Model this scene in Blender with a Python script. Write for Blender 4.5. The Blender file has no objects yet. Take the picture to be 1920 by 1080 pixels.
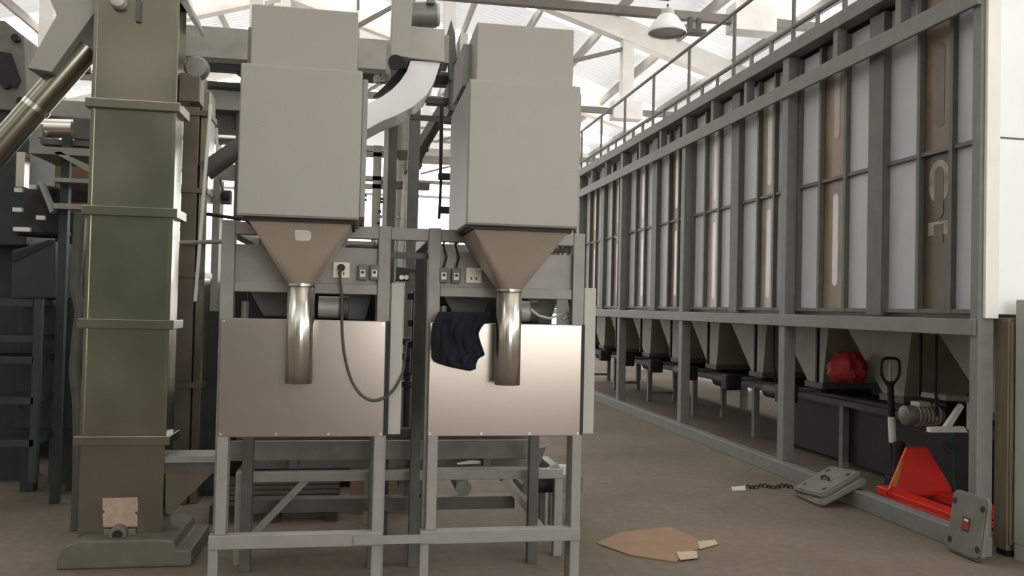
import bpy, bmesh, math, random
from mathutils import Vector, Matrix
random.seed(7)
S = bpy.context.scene
COL = S.collection
# ------------------------------------------------------------------ camera
FPX, CAMH = 1600.0, 1.57
YAW, PIT, ROL = math.radians(10.1), math.radians(1.3), math.radians(1.32)
Fw = Vector((math.sin(YAW)*math.cos(PIT), math.cos(YAW)*math.cos(PIT), math.sin(PIT)))
R0 = Vector((math.cos(YAW), -math.sin(YAW), 0)); U0 = R0.cross(Fw)
Rt = R0*math.cos(ROL) + U0*math.sin(ROL); Up = -R0*math.sin(ROL) + U0*math.cos(ROL)
CAM = Vector((0, 0, CAMH))
cd = bpy.data.cameras.new('camera'); cam = bpy.data.objects.new('camera', cd); COL.objects.link(cam)
cd.sensor_width = 36; cd.lens = FPX/1920*36; cd.clip_end = 200; cd.clip_start = 0.05
M = Matrix((Rt, Up, -Fw)).transposed().to_4x4(); M.translation = CAM
cam.matrix_world = M
S.camera = cam
# ------------------------------------------------------------------ world, lights, exposure
S.view_settings.view_transform = 'Standard'; S.view_settings.look = 'None'
S.view_settings.gamma = 1; S.view_settings.use_curve_mapping = False
S.view_settings.exposure = 0.0
W = bpy.data.worlds.new('world'); S.world = W; W.use_nodes = True
W.node_tree.nodes['Background'].inputs[0].default_value = (0.93, 0.96, 1.0, 1)
W.node_tree.nodes['Background'].inputs[1].default_value = 2.2
def area(name, loc, aim, sx, sy, power, col=(1, 0.97, 0.93)):
    l = bpy.data.lights.new(name, 'AREA'); l.shape = 'RECTANGLE'; l.size = sx; l.size_y = sy; l.energy = power; l.color = col
    o = bpy.data.objects.new(name, l); COL.objects.link(o); o.location = loc
    o.rotation_euler = (Vector(aim)-Vector(loc)).to_track_quat('-Z', 'Y').to_euler()
    return o
area('daylight_gate', (3.4, -8.7, 3.1), (2.2, 5, 2.6), 5.8, 4.6, 385)
SKYLIGHT, WINLIGHT = 3.6, 3.3

# ------------------------------------------------------------------ pixel -> place helpers
def ray(u, v): return Fw + Rt*((u-960)/FPX) - Up*((v-540)/FPX)
def PY(u, v, y): d = ray(u, v); return CAM + d*(y/d.y)
def PX(u, v, x): d = ray(u, v); return CAM + d*(x/d.x)
def PZ(u, v, z=0): d = ray(u, v); return CAM + d*((z-CAMH)/d.z)

# ------------------------------------------------------------------ materials
def lin(c):
    c /= 255.0
    return c/12.92 if c <= 0.04045 else ((c+0.055)/1.055)**2.4
def rgb(r, g, b): return (lin(r), lin(g), lin(b), 1)
MATS = {}
def mat(name, col, rough=0.6, metal=0.0, var=0.12, scale=6.0, bump=0.0, stretch=None, col2=None, emit=None, trans=0.0, rvar=0.0):
    if name in MATS: return MATS[name]
    m = bpy.data.materials.new(name); m.use_nodes = True; nt = m.node_tree; N = nt.nodes; L = nt.links
    b = N['Principled BSDF']; b.inputs['Roughness'].default_value = rough; b.inputs['Metallic'].default_value = metal
    tc = N.new('ShaderNodeTexCoord'); mp = N.new('ShaderNodeMapping')
    L.new(tc.outputs['Object'], mp.inputs[0])
    if stretch: mp.inputs['Scale'].default_value = stretch
    nz = N.new('ShaderNodeTexNoise'); nz.inputs['Scale'].default_value = scale; nz.inputs['Detail'].default_value = 5
    L.new(mp.outputs[0], nz.inputs['Vector'])
    rp = N.new('ShaderNodeValToRGB'); L.new(nz.outputs['Fac'], rp.inputs[0])
    c = Vector(col[:3]); d = Vector(col2[:3]) if col2 else c*(1-var)
    e = c if col2 else c*(1+var)
    rp.color_ramp.elements[0].position = 0.3; rp.color_ramp.elements[1].position = 0.7
    rp.color_ramp.elements[0].color = (*d, 1); rp.color_ramp.elements[1].color = (*[min(1, x) for x in e], 1)
    L.new(rp.outputs[0], b.inputs['Base Color'])
    if rvar:
        mr = N.new('ShaderNodeMapRange'); mr.inputs[3].default_value = max(0.02, rough-rvar); mr.inputs[4].default_value = rough+rvar
        L.new(nz.outputs['Fac'], mr.inputs[0]); L.new(mr.outputs[0], b.inputs['Roughness'])
    if bump:
        bp = N.new('ShaderNodeBump'); bp.inputs['Strength'].default_value = bump; bp.inputs['Distance'].default_value = 0.02
        L.new(nz.outputs['Fac'], bp.inputs['Height']); L.new(bp.outputs[0], b.inputs['Normal'])
    if emit:
        b.inputs['Emission Color'].default_value = (*emit[0], 1); b.inputs['Emission Strength'].default_value = emit[1]
    if trans: b.inputs['Transmission Weight'].default_value = trans
    MATS[name] = m
    return m
m_box = mat('satin_steel_sheet', rgb(150, 146, 138), 0.5, 0.12, 0.03, 2)
m_panel = mat('brushed_panel_steel', rgb(166, 157, 147), 0.22, 0.8, 0.03, 2)
m_steel = mat('polished_steel', rgb(226, 220, 210), 0.2, 1.0, 0.03, 8)
m_elev = mat('elevator_steel', rgb(146, 142, 128), 0.23, 0.9, 0.12, 2.2, rvar=0.06, bump=0.08)
m_elev2 = mat('old_elevator_steel', rgb(112, 104, 94), 0.35, 0.8, 0.15, 3, rvar=0.06)
m_frame = mat('frame_grey_paint', rgb(138, 135, 128), 0.5, 0.1, 0.08, 14)
m_dgrey = mat('dark_grey_paint', rgb(82, 82, 76), 0.55, 0.1, 0.15, 9)
m_duct = mat('galvanised_duct', rgb(150, 146, 138), 0.45, 0.45, 0.1, 7)
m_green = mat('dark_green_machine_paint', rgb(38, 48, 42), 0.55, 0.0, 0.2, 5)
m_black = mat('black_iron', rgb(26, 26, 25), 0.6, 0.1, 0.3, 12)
m_rubber = mat('black_rubber', rgb(20, 20, 20), 0.7, 0, 0.2, 20)
m_bin = mat('bin_frame_paint', rgb(118, 119, 114), 0.6, 0.0, 0.1, 10)
m_bin2 = mat('bin_rib_paint', rgb(96, 95, 89), 0.6, 0.0, 0.12, 10)
m_white = mat('bin_white_panel', rgb(186, 187, 188), 0.5, 0.0, 0.05, 3)
m_hop = mat('hopper_grey_sheet', rgb(160, 160, 146), 0.55, 0.1, 0.12, 5)
m_stain = mat('grain_dusted_window', rgb(150, 132, 112), 0.4, 0, 0.2, 3, stretch=(1, 1, 0.5), col2=rgb(104, 86, 66))
m_stain_d = mat('dark_grain_dusted_window', rgb(112, 98, 80), 0.35, 0, 0.2, 3, stretch=(1, 1, 0.5), col2=rgb(62, 55, 42))
m_stain_l = mat('pale_dusted_window', rgb(178, 172, 164), 0.35, 0, 0.2, 3, stretch=(1, 1, 0.5), col2=rgb(146, 128, 112))
m_slot_d = mat('dark_sight_slot', rgb(84, 70, 50), 0.3, 0, 0.25, 6)
m_slot_l = mat('clear_sight_slot', rgb(206, 200, 196), 0.3, 0, 0.05, 6)
m_smear = mat('wiped_smear', rgb(172, 164, 150), 0.4, 0, 0.2, 9, col2=rgb(110, 96, 76))
m_red = mat('red_paint', rgb(228, 52, 42), 0.4, 0.0, 0.1, 6)
m_yel = mat('yellow_sticker', rgb(190, 140, 40), 0.5, 0, 0.15, 8)
m_navy = mat('navy_cloth', rgb(15, 18, 29), 0.95, 0, 0.25, 16, bump=0.2)
m_redbag = mat('red_woven_plastic', rgb(150, 28, 30), 0.6, 0, 0.25, 14)
m_card = mat('cardboard', rgb(146, 118, 94), 0.9, 0, 0.1, 7)
m_flap = mat('torn_card_edge', rgb(186, 170, 142), 0.9, 0, 0.08, 9)
m_card2 = mat('brown_carton', rgb(128, 104, 86), 0.9, 0, 0.1, 5)
m_paper = mat('white_label_paper', rgb(226, 222, 214), 0.8, 0, 0.05, 8)
m_pink = mat('faded_paper_label', rgb(172, 150, 132), 0.85, 0, 0.12, 22)
m_plastic = mat('white_plastic', rgb(222, 217, 200), 0.4, 0, 0.04, 8)
m_iron = mat('cast_iron_grey', rgb(112, 110, 100), 0.65, 0.2, 0.15, 10, bump=0.15)
m_conc = mat('white_painted_concrete', rgb(236, 231, 224), 0.8, 0, 0.07, 2.5)
m_wall = mat('white_wall_paint', rgb(243, 243, 243), 0.8, 0, 0.02, 1.5)
m_wallg = mat('grey_wall_plaster', rgb(190, 186, 178), 0.85, 0, 0.08, 1.2)
m_roof = mat('white_roof_sheet', rgb(226, 224, 222), 0.5, 0.1, 0.06, 1.2)
m_purl = mat('purlin_grey', rgb(158, 152, 145), 0.6, 0.1, 0.1, 6)
m_tie = mat('flare_paled_truss_grey', rgb(124, 118, 110), 0.6, 0.1, 0.12, 6)  # steel grey lightened to paint in the flare haze under the roof
m_spout = mat('bright_spout_steel', rgb(228, 225, 218), 0.22, 1.0, 0.02, 8)

m_funnel = mat('soft_funnel_steel', rgb(218, 206, 191), 0.42, 0.7, 0.05, 5)
def aniso(m, a, rot):
    nt = m.node_tree; b = nt.nodes['Principled BSDF']; b.inputs['Anisotropic'].default_value = a; b.inputs['Anisotropic Rotation'].default_value = rot
    t = nt.nodes.new('ShaderNodeTangent'); t.direction_type = 'RADIAL'; t.axis = 'Z'; nt.links.new(t.outputs[0], b.inputs['Tangent'])
aniso(m_spout, 0.85, 0.25)
m_cover = mat('side_cover_grey', rgb(172, 168, 160), 0.5, 0.1, 0.04, 4)
m_cast = mat('dull_cast_foot', rgb(104, 102, 90), 0.6, 0.3, 0.12, 7)
m_wood = mat('dark_old_wood', rgb(58, 50, 42), 0.85, 0, 0.2, 6)
m_sky = mat('translucent_skylight', rgb(240, 240, 236), 0.5, 0, 0.02, 2, emit=((1, 0.99, 0.96), SKYLIGHT))
m_win = mat('frosted_window_glass', rgb(240, 240, 240), 0.4, 0, 0.02, 2, emit=((1, 0.99, 0.98), WINLIGHT))
m_wframe = mat('window_frame_paint', rgb(168, 166, 162), 0.6, 0, 0.05, 6)
m_motor = mat('motor_grey', rgb(118, 118, 110), 0.45, 0.3, 0.15, 10)
m_motorw = mat('motor_pale_grey', rgb(186, 182, 172), 0.5, 0.2, 0.1, 10)
m_cab = mat('pale_green_grey_cabinet', rgb(166, 168, 156), 0.5, 0.0, 0.04, 4)
m_brown = mat('brown_cabinet', rgb(112, 100, 82), 0.6, 0, 0.15, 4, stretch=(6, 6, 0.6))
m_wpaint = mat('white_bracket_paint', rgb(222, 222, 216), 0.5, 0, 0.05, 8)
m_ginsul = mat('green_twine', rgb(24, 66, 52), 0.8, 0, 0.2, 20)

def floor_mat():
    m = bpy.data.materials.new('worn_concrete_floor'); m.use_nodes = True; nt = m.node_tree; N = nt.nodes; L = nt.links
    b = N['Principled BSDF']; tc = N.new('ShaderNodeTexCoord')
    def noise(sc, det, vec=None):
        n = N.new('ShaderNodeTexNoise'); n.inputs['Scale'].default_value = sc; n.inputs['Detail'].default_value = det
        L.new(vec or tc.outputs['Object'], n.inputs['Vector']); return n
    big = noise(0.55, 6); fine = noise(14, 8)
    r1 = N.new('ShaderNodeValToRGB'); r1.color_ramp.elements[0].color = rgb(103, 93, 80); r1.color_ramp.elements[1].color = rgb(122, 111, 97)
    r1.color_ramp.elements[0].position = 0.35; r1.color_ramp.elements[1].position = 0.65
    L.new(big.outputs['Fac'], r1.inputs[0])
    mx = N.new('ShaderNodeMix'); mx.data_type = 'RGBA'; mx.blend_type = 'OVERLAY'; mx.inputs[0].default_value = 0.25
    L.new(r1.outputs[0], mx.inputs[6]); L.new(fine.outputs['Fac'], mx.inputs[7])
    # worn dark tyre stain streak
    mp = N.new('ShaderNodeMapping'); mp.inputs['Rotation'].default_value = (0, 0, math.radians(-8)); mp.inputs['Scale'].default_value = (1.6, 0.25, 1)
    mp.inputs['Location'].default_value = (0.4, 0.2, 0)
    L.new(tc.outputs['Object'], mp.inputs[0]); st = noise(1.1, 4, mp.outputs[0])
    r2 = N.new('ShaderNodeValToRGB'); r2.color_ramp.elements[0].position = 0.60; r2.color_ramp.elements[1].position = 0.72
    L.new(st.outputs['Fac'], r2.inputs[0])
    mu = N.new('ShaderNodeMath'); mu.operation = 'MULTIPLY'; mu.inputs[1].default_value = 0.4; L.new(r2.outputs[0], mu.inputs[0])
    m2 = N.new('ShaderNodeMix'); m2.data_type = 'RGBA'; m2.inputs[7].default_value = rgb(98, 94, 88)
    L.new(mu.outputs[0], m2.inputs[0]); L.new(mx.outputs[2], m2.inputs[6]); L.new(m2.outputs[2], b.inputs['Base Color'])
    b.inputs['Roughness'].default_value = 0.85; b.inputs['Specular IOR Level'].default_value = 0.25
    bp = N.new('ShaderNodeBump'); bp.inputs['Strength'].default_value = 0.12; bp.inputs['Distance'].default_value = 0.01
    L.new(fine.outputs['Fac'], bp.inputs['Height']); L.new(bp.outputs[0], b.inputs['Normal'])
    return m
m_floor = floor_mat()
def thin_sheet(m, fac, col):
    # thin white roofing lets part of the daylight above it through
    nt = m.node_tree; out = [n for n in nt.nodes if n.type == 'OUTPUT_MATERIAL'][0]; b = nt.nodes['Principled BSDF']
    t = nt.nodes.new('ShaderNodeBsdfTranslucent'); t.inputs[0].default_value = (*col, 1); x = nt.nodes.new('ShaderNodeMixShader'); x.inputs[0].default_value = fac
    nt.links.new(b.outputs[0], x.inputs[1]); nt.links.new(t.outputs[0], x.inputs[2]); nt.links.new(x.outputs[0], out.inputs[0])
m_roofs = mat('thin_white_roofing', rgb(228, 226, 223), 0.5, 0.0, 0.06, 1.2)
thin_sheet(m_roofs, 0.3, (0.95, 0.93, 0.9))

# ------------------------------------------------------------------ mesh builder
WL = {}
class B:
    def __init__(s): s.v = []; s.f = []
    def add(s, vs, fs):
        n = len(s.v); s.v += [tuple(p) for p in vs]; s.f += [tuple(i+n for i in q) for q in fs]; return s
    def box(s, x0, x1, y0, y1, z0, z1):
        return s.add([(x, y, z) for z in (z0, z1) for y in (y0, y1) for x in (x0, x1)],
                     [(0, 2, 3, 1), (4, 5, 7, 6), (0, 1, 5, 4), (2, 6, 7, 3), (0, 4, 6, 2), (1, 3, 7, 5)])
    def bar(s, p, q, w, h, up=(0, 0, 1)):
        p = Vector(p); q = Vector(q); d = (q-p).normalized(); a = d.cross(Vector(up))
        if a.length < 1e-4: a = d.cross(Vector((0, 1, 0)))
        a.normalize(); c = a.cross(d).normalized(); a *= w/2; c *= h/2
        return s.add([p-a-c, p+a-c, p+a+c, p-a+c, q-a-c, q+a-c, q+a+c, q-a+c],
                     [(0, 1, 2, 3), (4, 7, 6, 5), (0, 4, 5, 1), (1, 5, 6, 2), (2, 6, 7, 3), (3, 7, 4, 0)])
    def ring(s, c, a, b, r, n): return [Vector(c)+a*(r*math.cos(2*math.pi*i/n))+b*(r*math.sin(2*math.pi*i/n)) for i in range(n)]
    def loft(s, rings, cap0=True, cap1=True):
        n = len(rings[0]); vs = [p for r in rings for p in r]; fs = []
        for k in range(len(rings)-1):
            for i in range(n):
                j = (i+1) % n; fs.append((k*n+i, k*n+j, (k+1)*n+j, (k+1)*n+i))
        if cap0: fs.append(tuple(range(n))[::-1])
        if cap1: fs.append(tuple((len(rings)-1)*n+i for i in range(n)))
        return s.add(vs, fs)
    def frame(s, d):
        d = Vector(d).normalized(); a = d.cross(Vector((0, 0, 1)))
        if a.length < 1e-3: a = Vector((1, 0, 0))
        a.normalize(); return a, a.cross(d).normalized()
    def cyl(s, p, q, r, r2=None, n=20, cap=True):
        p = Vector(p); q = Vector(q); a, b = s.frame(q-p)
        return s.loft([s.ring(p, a, b, r, n), s.ring(q, a, b, r if r2 is None else r2, n)], cap, cap)
    def lathe(s, c, axis, prof, n=24, cap=True):
        c = Vector(c); ax = Vector(axis).normalized(); a, b = s.frame(ax)
        return s.loft([s.ring(c+ax*h, a, b, max(r, 1e-4), n) for h, r in prof], cap, cap)
    def tube(s, path, r, n=8):
        path = [Vector(p) for p in path]; rings = []; a = None
        for i, p in enumerate(path):
            d = (path[min(i+1, len(path)-1)]-path[max(i-1, 0)]).normalized()
            if a is None: a, b = s.frame(d)
            else: a = (a-d*a.dot(d)).normalized(); b = a.cross(d).normalized()
            rings.append(s.ring(p, a, b, r, n))
        return s.loft(rings)
    def prism(s, pts, vec):
        pts = [Vector(p) for p in pts]; v = Vector(vec); n = len(pts)
        return s.add(pts+[p+v for p in pts], [tuple(range(n))[::-1], tuple(range(n, 2*n))]+[(i, (i+1) % n, n+(i+1) % n, n+i) for i in range(n)])
    def pbox(s, u0, v0, u1, v1, y, dep):
        a = PY((u0+u1)/2, v0, y); b = PY((u0+u1)/2, v1, y); c = PY(u0, (v0+v1)/2, y); d = PY(u1, (v0+v1)/2, y)
        return s.box(c.x, d.x, y, y+dep, b.z, a.z)
    def pprism(s, px, y, dep): return s.prism([PY(u, v, y) for u, v in px], (0, dep, 0))
    def obj(s, name, m, parent=None, bev=0, smooth=False, segs=2):
        me = bpy.data.meshes.new(name); me.from_pydata(s.v, [], s.f)
        bm = bmesh.new(); bm.from_mesh(me); bmesh.ops.recalc_face_normals(bm, faces=bm.faces); bm.to_mesh(me); bm.free()
        if smooth:
            me.polygons.foreach_set('use_smooth', [True]*len(me.polygons)); me.set_sharp_from_angle(angle=math.radians(38))
        me.materials.append(m); o = bpy.data.objects.new(name, me); COL.objects.link(o)
        if bev:
            md = o.modifiers.new('bevel', 'BEVEL'); md.width = bev; md.segments = segs; md.limit_method = 'ANGLE'; md.angle_limit = 0.7
        put(o, parent); return o
def put(o, parent):
    if parent is not None:
        o.parent = parent; o.location = -WL.get(parent.name, Vector())
    WL[o.name] = Vector()
def tag(o, label, cat, group=None, kind=None):
    o['label'] = label
    if cat: o['category'] = cat
    if group: o['group'] = group
    if kind: o['kind'] = kind
    return o
def thing(name, label, cat, loc=(0, 0, 0), group=None):
    o = bpy.data.objects.new(name, None); COL.objects.link(o); o.location = loc; o.empty_display_size = 0.1
    WL[o.name] = Vector(loc); return tag(o, label, cat, group)
def struct(o, label=None):
    o['kind'] = 'structure'
    if label: o['label'] = label
    return o
def copy_tree(o, parent=None):
    c = o.copy(); COL.objects.link(c)
    if parent is not None: c.parent = parent
    for ch in list(o.children): copy_tree(ch, c)
    return c
def inst(src, d, parent, name=None):
    c = src.copy(); COL.objects.link(c)
    if name: c.name = name
    c.parent = parent; c.location = src.location+Vector(d); WL[c.name] = Vector(d); return c
def pbx(name, u0, v0, u1, v1, y, dep, m, parent, bev=0): return B().pbox(u0, v0, u1, v1, y, dep).obj(name, m, parent, bev)
def ppr(name, px, y, dep, m, parent, bev=0): return B().pprism(px, y, dep).obj(name, m, parent, bev)

# ================================================================== THE HALL
XL, XR, YB, YF = -11.75, 7.75, 33.0, -9.0          # left, right, far end, near end
RIDGE, SL = -2.0, 0.312
def rafter_z(x): return 7.389-SL*((x if x > RIDGE else 2*RIDGE-x)-4.146)
struct(B().box(XL-6, XR+9, YF-8, YB+4, -0.2, 0).obj('floor', m_floor), 'worn grey brown concrete factory floor')
struct(B().box(XR+0.3, XR+9, YF-8, YB+4, 0.0, 0.012).obj('floor_yard', m_conc), 'pale concrete yard outside the right wall')
# right wall (stops short of the floor so that daylight shows under it), windows high up
wr = struct(B().box(XR, XR+0.2, YF, YB, 0.26, 3.4).box(XR, XR+0.2, YF, YB, 5.9, 6.6).obj('wall_right', m_wallg), 'pale sheet wall behind the grain bins')
def window(name, x0, x1, y0, y1, z0, z1, nu, nv, axis, label):
    w = B(); t = 0.05
    def fr(a0, a1, b0, b1):
        if axis == 'x': w.box(x0, x1, a0, a1, b0, b1)
        else: w.box(a0, a1, y0, y1, b0, b1)
    A0, A1 = (y0, y1) if axis == 'x' else (x0, x1)
    for i in range(nu+1): a = A0+(A1-A0)*i/nu; fr(a-t, a+t, z0, z1)
    for j in range(nv+1): z = z0+(z1-z0)*j/nv; fr(A0, A1, z-t, z+t)
    o = struct(w.obj(name, m_wframe), label)
    for i in range(nu):
        for j in range(nv):
            a = A0+(A1-A0)*i/nu+t; b = A0+(A1-A0)*(i+1)/nu-t; c = z0+(z1-z0)*j/nv+t; d = z0+(z1-z0)*(j+1)/nv-t
            p = B()
            if axis == 'x': p.box((x0+x1)/2-0.01, (x0+x1)/2+0.01, a, b, c, d)
            else: p.box(a, b, (y0+y1)/2-0.01, (y0+y1)/2+0.01, c, d)
            p.obj('pane', m_win, o)
    return o
window('window_1', XR, XR+0.2, YF, YB, 3.4, 5.9, 20, 2, 'x', 'bright band of windows high in the right wall')
struct(B().box(XL, XR, YB, YB+0.2, 0, 0.9).box(XL, XR, YB, YB+0.2, 7.4, 9.9).obj('wall_back', m_wall), 'far white end wall of the hall')
window('window_2', XL, XR, YB, YB+0.2, 0.9, 7.4, 9, 4, 'y', 'tall bright glazed end of the hall')
struct(B().box(XL-0.2, XL, YF, YB, 0, 6.6).obj('wall_left', m_wallg), 'grey plaster wall on the dark machine side')
# near end wall with an open gate (behind the camera)
struct(B().box(XL, 0.4, YF-0.2, YF, 0, 9.9).box(6.4, XR+0.2, YF-0.2, YF, 0, 9.9).box(0.4, 6.4, YF-0.2, YF, 5.6, 9.9).obj('wall_front', m_wallg), 'near end wall with an open gate')
# roof
roof = struct(B().box(RIDGE-0.35, RIDGE+0.35, YF, YB, rafter_z(RIDGE)+0.50, rafter_z(RIDGE)+0.53).obj('ceiling', m_roof), 'pitched roof of white sheets and translucent strips')
def sheet_mesh(side):
    b = B(); n = 5; wd = 1.0; L = (XR+0.6-RIDGE); prof = []
    for i in range(n):
        y = wd*i/n; prof += [(y, 0), (y+0.10, 0), (y+0.125, 0.035), (y+0.175, 0.035)]
    prof.append((wd, 0)); vs = []; fs = []
    for t in (0, 1):
        for y, h in prof: vs.append((side*L*t, y, -SL*L*t+h))
    k = len(prof)
    for i in range(k-1): fs.append((i, i+1, k+i+1, k+i))
    return b.add(vs, fs)
zr = rafter_z(RIDGE)+0.42
src = {}
for side in (-1, 1):
    for kind, mm in (('roof_sheet', m_roofs), ('skylight_sheet', m_sky)):
        me = bpy.data.meshes.new(kind); b = sheet_mesh(side); me.from_pydata(b.v, [], b.f); me.materials.append(mm); src[(side, kind)] = me
    for k in range(int(YF), int(YB)):
        kd = 'skylight_sheet' if (k % 9 == 1 if k < 7 else k % 4 == 1) else 'roof_sheet'
        o = bpy.data.objects.new(kd, src[(side, kd)]); COL.objects.link(o); o.parent = roof; o.location = (RIDGE, k, zr)
    for i in range(8):
        x = RIDGE+side*(0.5+i*1.27)
        B().box(x-0.035, x+0.035, YF, YB, rafter_z(x)+0.17, rafter_z(x)+0.37).obj('purlin', m_purl, roof)
# trusses
TZ = 5.5
for ti, ty in enumerate((-0.1, 5.3, 10.7, 16.2, 21.7, 27.2)):
    t = thing('roof_truss', ['white concrete roof truss over the near end of the hall', 'white concrete roof truss above the hopper boxes',
              'white concrete roof truss with a lamp hanging from its tie', 'white concrete roof truss next beyond the lamp',
              'white concrete roof truss far down the hall', 'white concrete roof truss closest to the far windows'][ti], None, (RIDGE, ty, TZ)); t['kind'] = 'structure'
    for sd in (-1, 1):
        e = RIDGE+sd*(XR-RIDGE); B().bar((RIDGE, ty, rafter_z(RIDGE)), (e, ty, rafter_z(e)), 0.26, 0.42).obj('rafter', m_conc, t, 0.01)
        for off in (3.55, 7.1):
            x = RIDGE+sd*off; zt = rafter_z(x)-0.1
            B().box(x-0.12, x+0.12, ty-0.11, ty+0.11, TZ+0.1, zt).obj('post', m_conc, t, 0.01)
            if off > 4: B().box(x-0.30, x+0.30, ty-0.15, ty+0.15, TZ-0.17, TZ+0.2).obj('node_block', m_conc, t, 0.01)
            x2 = RIDGE+sd*(off-3.4)
            for dy in (-0.06, 0.06): B().bar((x-sd*0.1, ty+dy, zt-0.25), (x2+sd*0.1, ty+dy, TZ+0.25), 0.05, 0.05).obj('diagonal', m_tie, t)
        B().box(*sorted((RIDGE, e)), ty-0.05, ty+0.05, TZ-0.06, TZ+0.05).obj('tie_bar', m_tie, t)
    B().box(RIDGE-0.12, RIDGE+0.12, ty-0.11, ty+0.11, TZ-0.1, rafter_z(RIDGE)).obj('post', m_conc, t, 0.01)
    for xx in (XL+0.25, XR-0.2):
        B().box(xx-0.2, xx+0.2, ty-0.2, ty+0.2, 0, rafter_z(xx)-0.1).obj('column', m_conc, t, 0.02)
# loose pipe lying along the truss tie, and the lamp under it
pa, pb = PY(985, -6, 10.45), PY(1255, 8, 10.45); pb.z = pa.z = TZ+0.17
tag(B().cyl(pa-Vector((3, 0, 0)), pb, 0.085, n=20).obj('conduit_pipe', m_tie, None, 0, True), 'thick grey conduit pipe running along the truss tie above the lamp', 'pipe')
lc = PY(1251, 62, 10.4); lp = thing('pendant_lamp', 'bell shaped industrial pendant lamp hanging under the roof truss', 'lamp', (lc.x, lc.y, TZ-0.06))
B().lathe(lc, (0, 0, 1), [(-0.01, 0.245), (0.0, 0.25), (0.05, 0.235), (0.12, 0.19), (0.20, 0.13), (0.23, 0.10)], 28, False).obj('shade', m_roof, lp, 0, True)
B().lathe(lc, (0, 0, 1), [(0.005, 0.24), (0.012, 0.24)], 28).obj('diffuser', m_duct, lp, 0, True)
B().lathe(lc, (0, 0, 1), [(0.22, 0.09), (0.30, 0.08), (0.33, 0.03)], 20).obj('ballast_housing', m_motorw, lp, 0, True)
B().cyl(lc+Vector((0, 0, 0.32)), (lc.x, lc.y, TZ+0.02), 0.012, n=8).obj('hanger', m_black, lp)
gear = PY(1302, 32, 10.6); jb = thing('junction_bracket', 'dark bracket with clamps fixed to the truss tie beside the lamp', 'bracket', gear)
B().box(gear.x-0.13, gear.x+0.13, 10.5, 10.66, TZ-0.28, TZ-0.23).obj('plate', m_dgrey, jb)
for dx in (-0.09, 0.03): B().box(gear.x+dx, gear.x+dx+0.05, 10.56, 10.62, TZ-0.23, TZ-0.06).obj('clamp', m_dgrey, jb)

# ================================================================== GRAIN BIN ROW (right)
BX = 4.08; PITCH = 2.68; Y0 = 5.1; NB = 5
fr = thing('bin_rack', 'long grey steel rack of posts and beams carrying the row of grain bins', 'rack', (BX, Y0, 0))
for i in range(NB+1):
    y = Y0+PITCH*i
    B().box(BX, BX+0.12, y-0.06 if i else y-0.02, y+0.06, 0, 4.09).obj('post', m_bin, fr, 0.006)
    B().box(6.2, 6.3, y-0.02, y+0.06, 0, 4.09).obj('post', m_bin, fr)
YE = Y0+PITCH*NB
B().box(BX-0.015, BX+0.10, Y0, YE, 1.45, 1.565).obj('middle_beam', m_bin, fr, 0.006)
B().box(BX-0.03, BX, Y0-0.02, YE, 3.69, 3.83).obj('front_rail', m_bin, fr, 0.004)
B().box(BX-0.03, BX+0.12, Y0-0.4, YE, 4.09, 4.22).obj('top_beam', m_bin, fr, 0.006)
B().box(BX-0.05, BX+0.06, Y0-0.1, YE, 0, 0.135).obj('sill', m_bin, fr, 0.006)
B().box(4.26, 4.34, Y0, YE, 3.93, 4.0).obj('inner_beam', m_bin2, fr)
B().box(6.2, 6.3, Y0, YE, 1.45, 1.565).obj('rear_beam', m_bin, fr)
B().box(BX+0.12, 6.3, Y0, YE, 4.16, 4.22).obj('deck', m_bin2, fr)
B().box(6.3, 6.33, Y0, YE, 0.46, 1.5).obj('shade_backing', m_dgrey, fr)  # dark sheet added behind the rack to keep the space under the bins dark
for i in range(NB):
    for k in (1, 2):
        y = Y0+PITCH*(i+k/3.0); B().box(BX, BX+0.09, y-0.035, y+0.035, 3.83, 4.09).obj('stub_post', m_bin, fr)
rl = thing('guard_rail', 'thin grey pipe guard rail along the top of the bins', 'railing', (BX, Y0, 4.22))
for k in range(11): y = 4.97+1.35*k; B().cyl((BX+0.02, y, 4.22), (BX+0.02, y, 4.98), 0.022, n=8).obj('pole', m_bin, rl)
for z, r in ((4.97, 0.022), (4.37, 0.024)): B().cyl((BX+0.02, 4.8, z), (BX+0.02, YE, z), r, n=8).obj('rail', m_bin, rl)
for k in range(29): y = 4.97+0.45*k; B().box(BX, BX+0.035, y-0.015, y+0.015, 4.22, 4.36).obj('stub', m_bin, rl)
ords = ['right at the white end sheet', 'second from the white end sheet', 'third from the white end sheet', 'fourth from the white end sheet', 'fifth from the white end sheet']
PXF = 4.21     # face of the panels
proto = {}
def piece(key, name, b, m, parent, dy):
    if key not in proto:
        o = b.obj(name, m, parent); proto[key] = o.data; o.location.y += dy; WL[o.name] = Vector((0, dy, 0))
        return o
    o = bpy.data.objects.new(name, proto[key]); COL.objects.link(o); o.parent = parent; o.location = Vector((0, dy, 0))-WL[parent.name]; WL[o.name] = Vector((0, dy, 0))
    return o
def rounded_slot(y0, y1, z0, z1, x):
    r = (y1-y0)/2; c = (y0+y1)/2; pts = []
    for i in range(9): a = math.pi*i/8; pts.append((x, c+r*math.cos(a), z1-r+r*math.sin(a)))
    for i in range(9): a = math.pi+math.pi*i/8; pts.append((x, c+r*math.cos(a), z0+r+r*math.sin(a)))
    return pts
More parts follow.
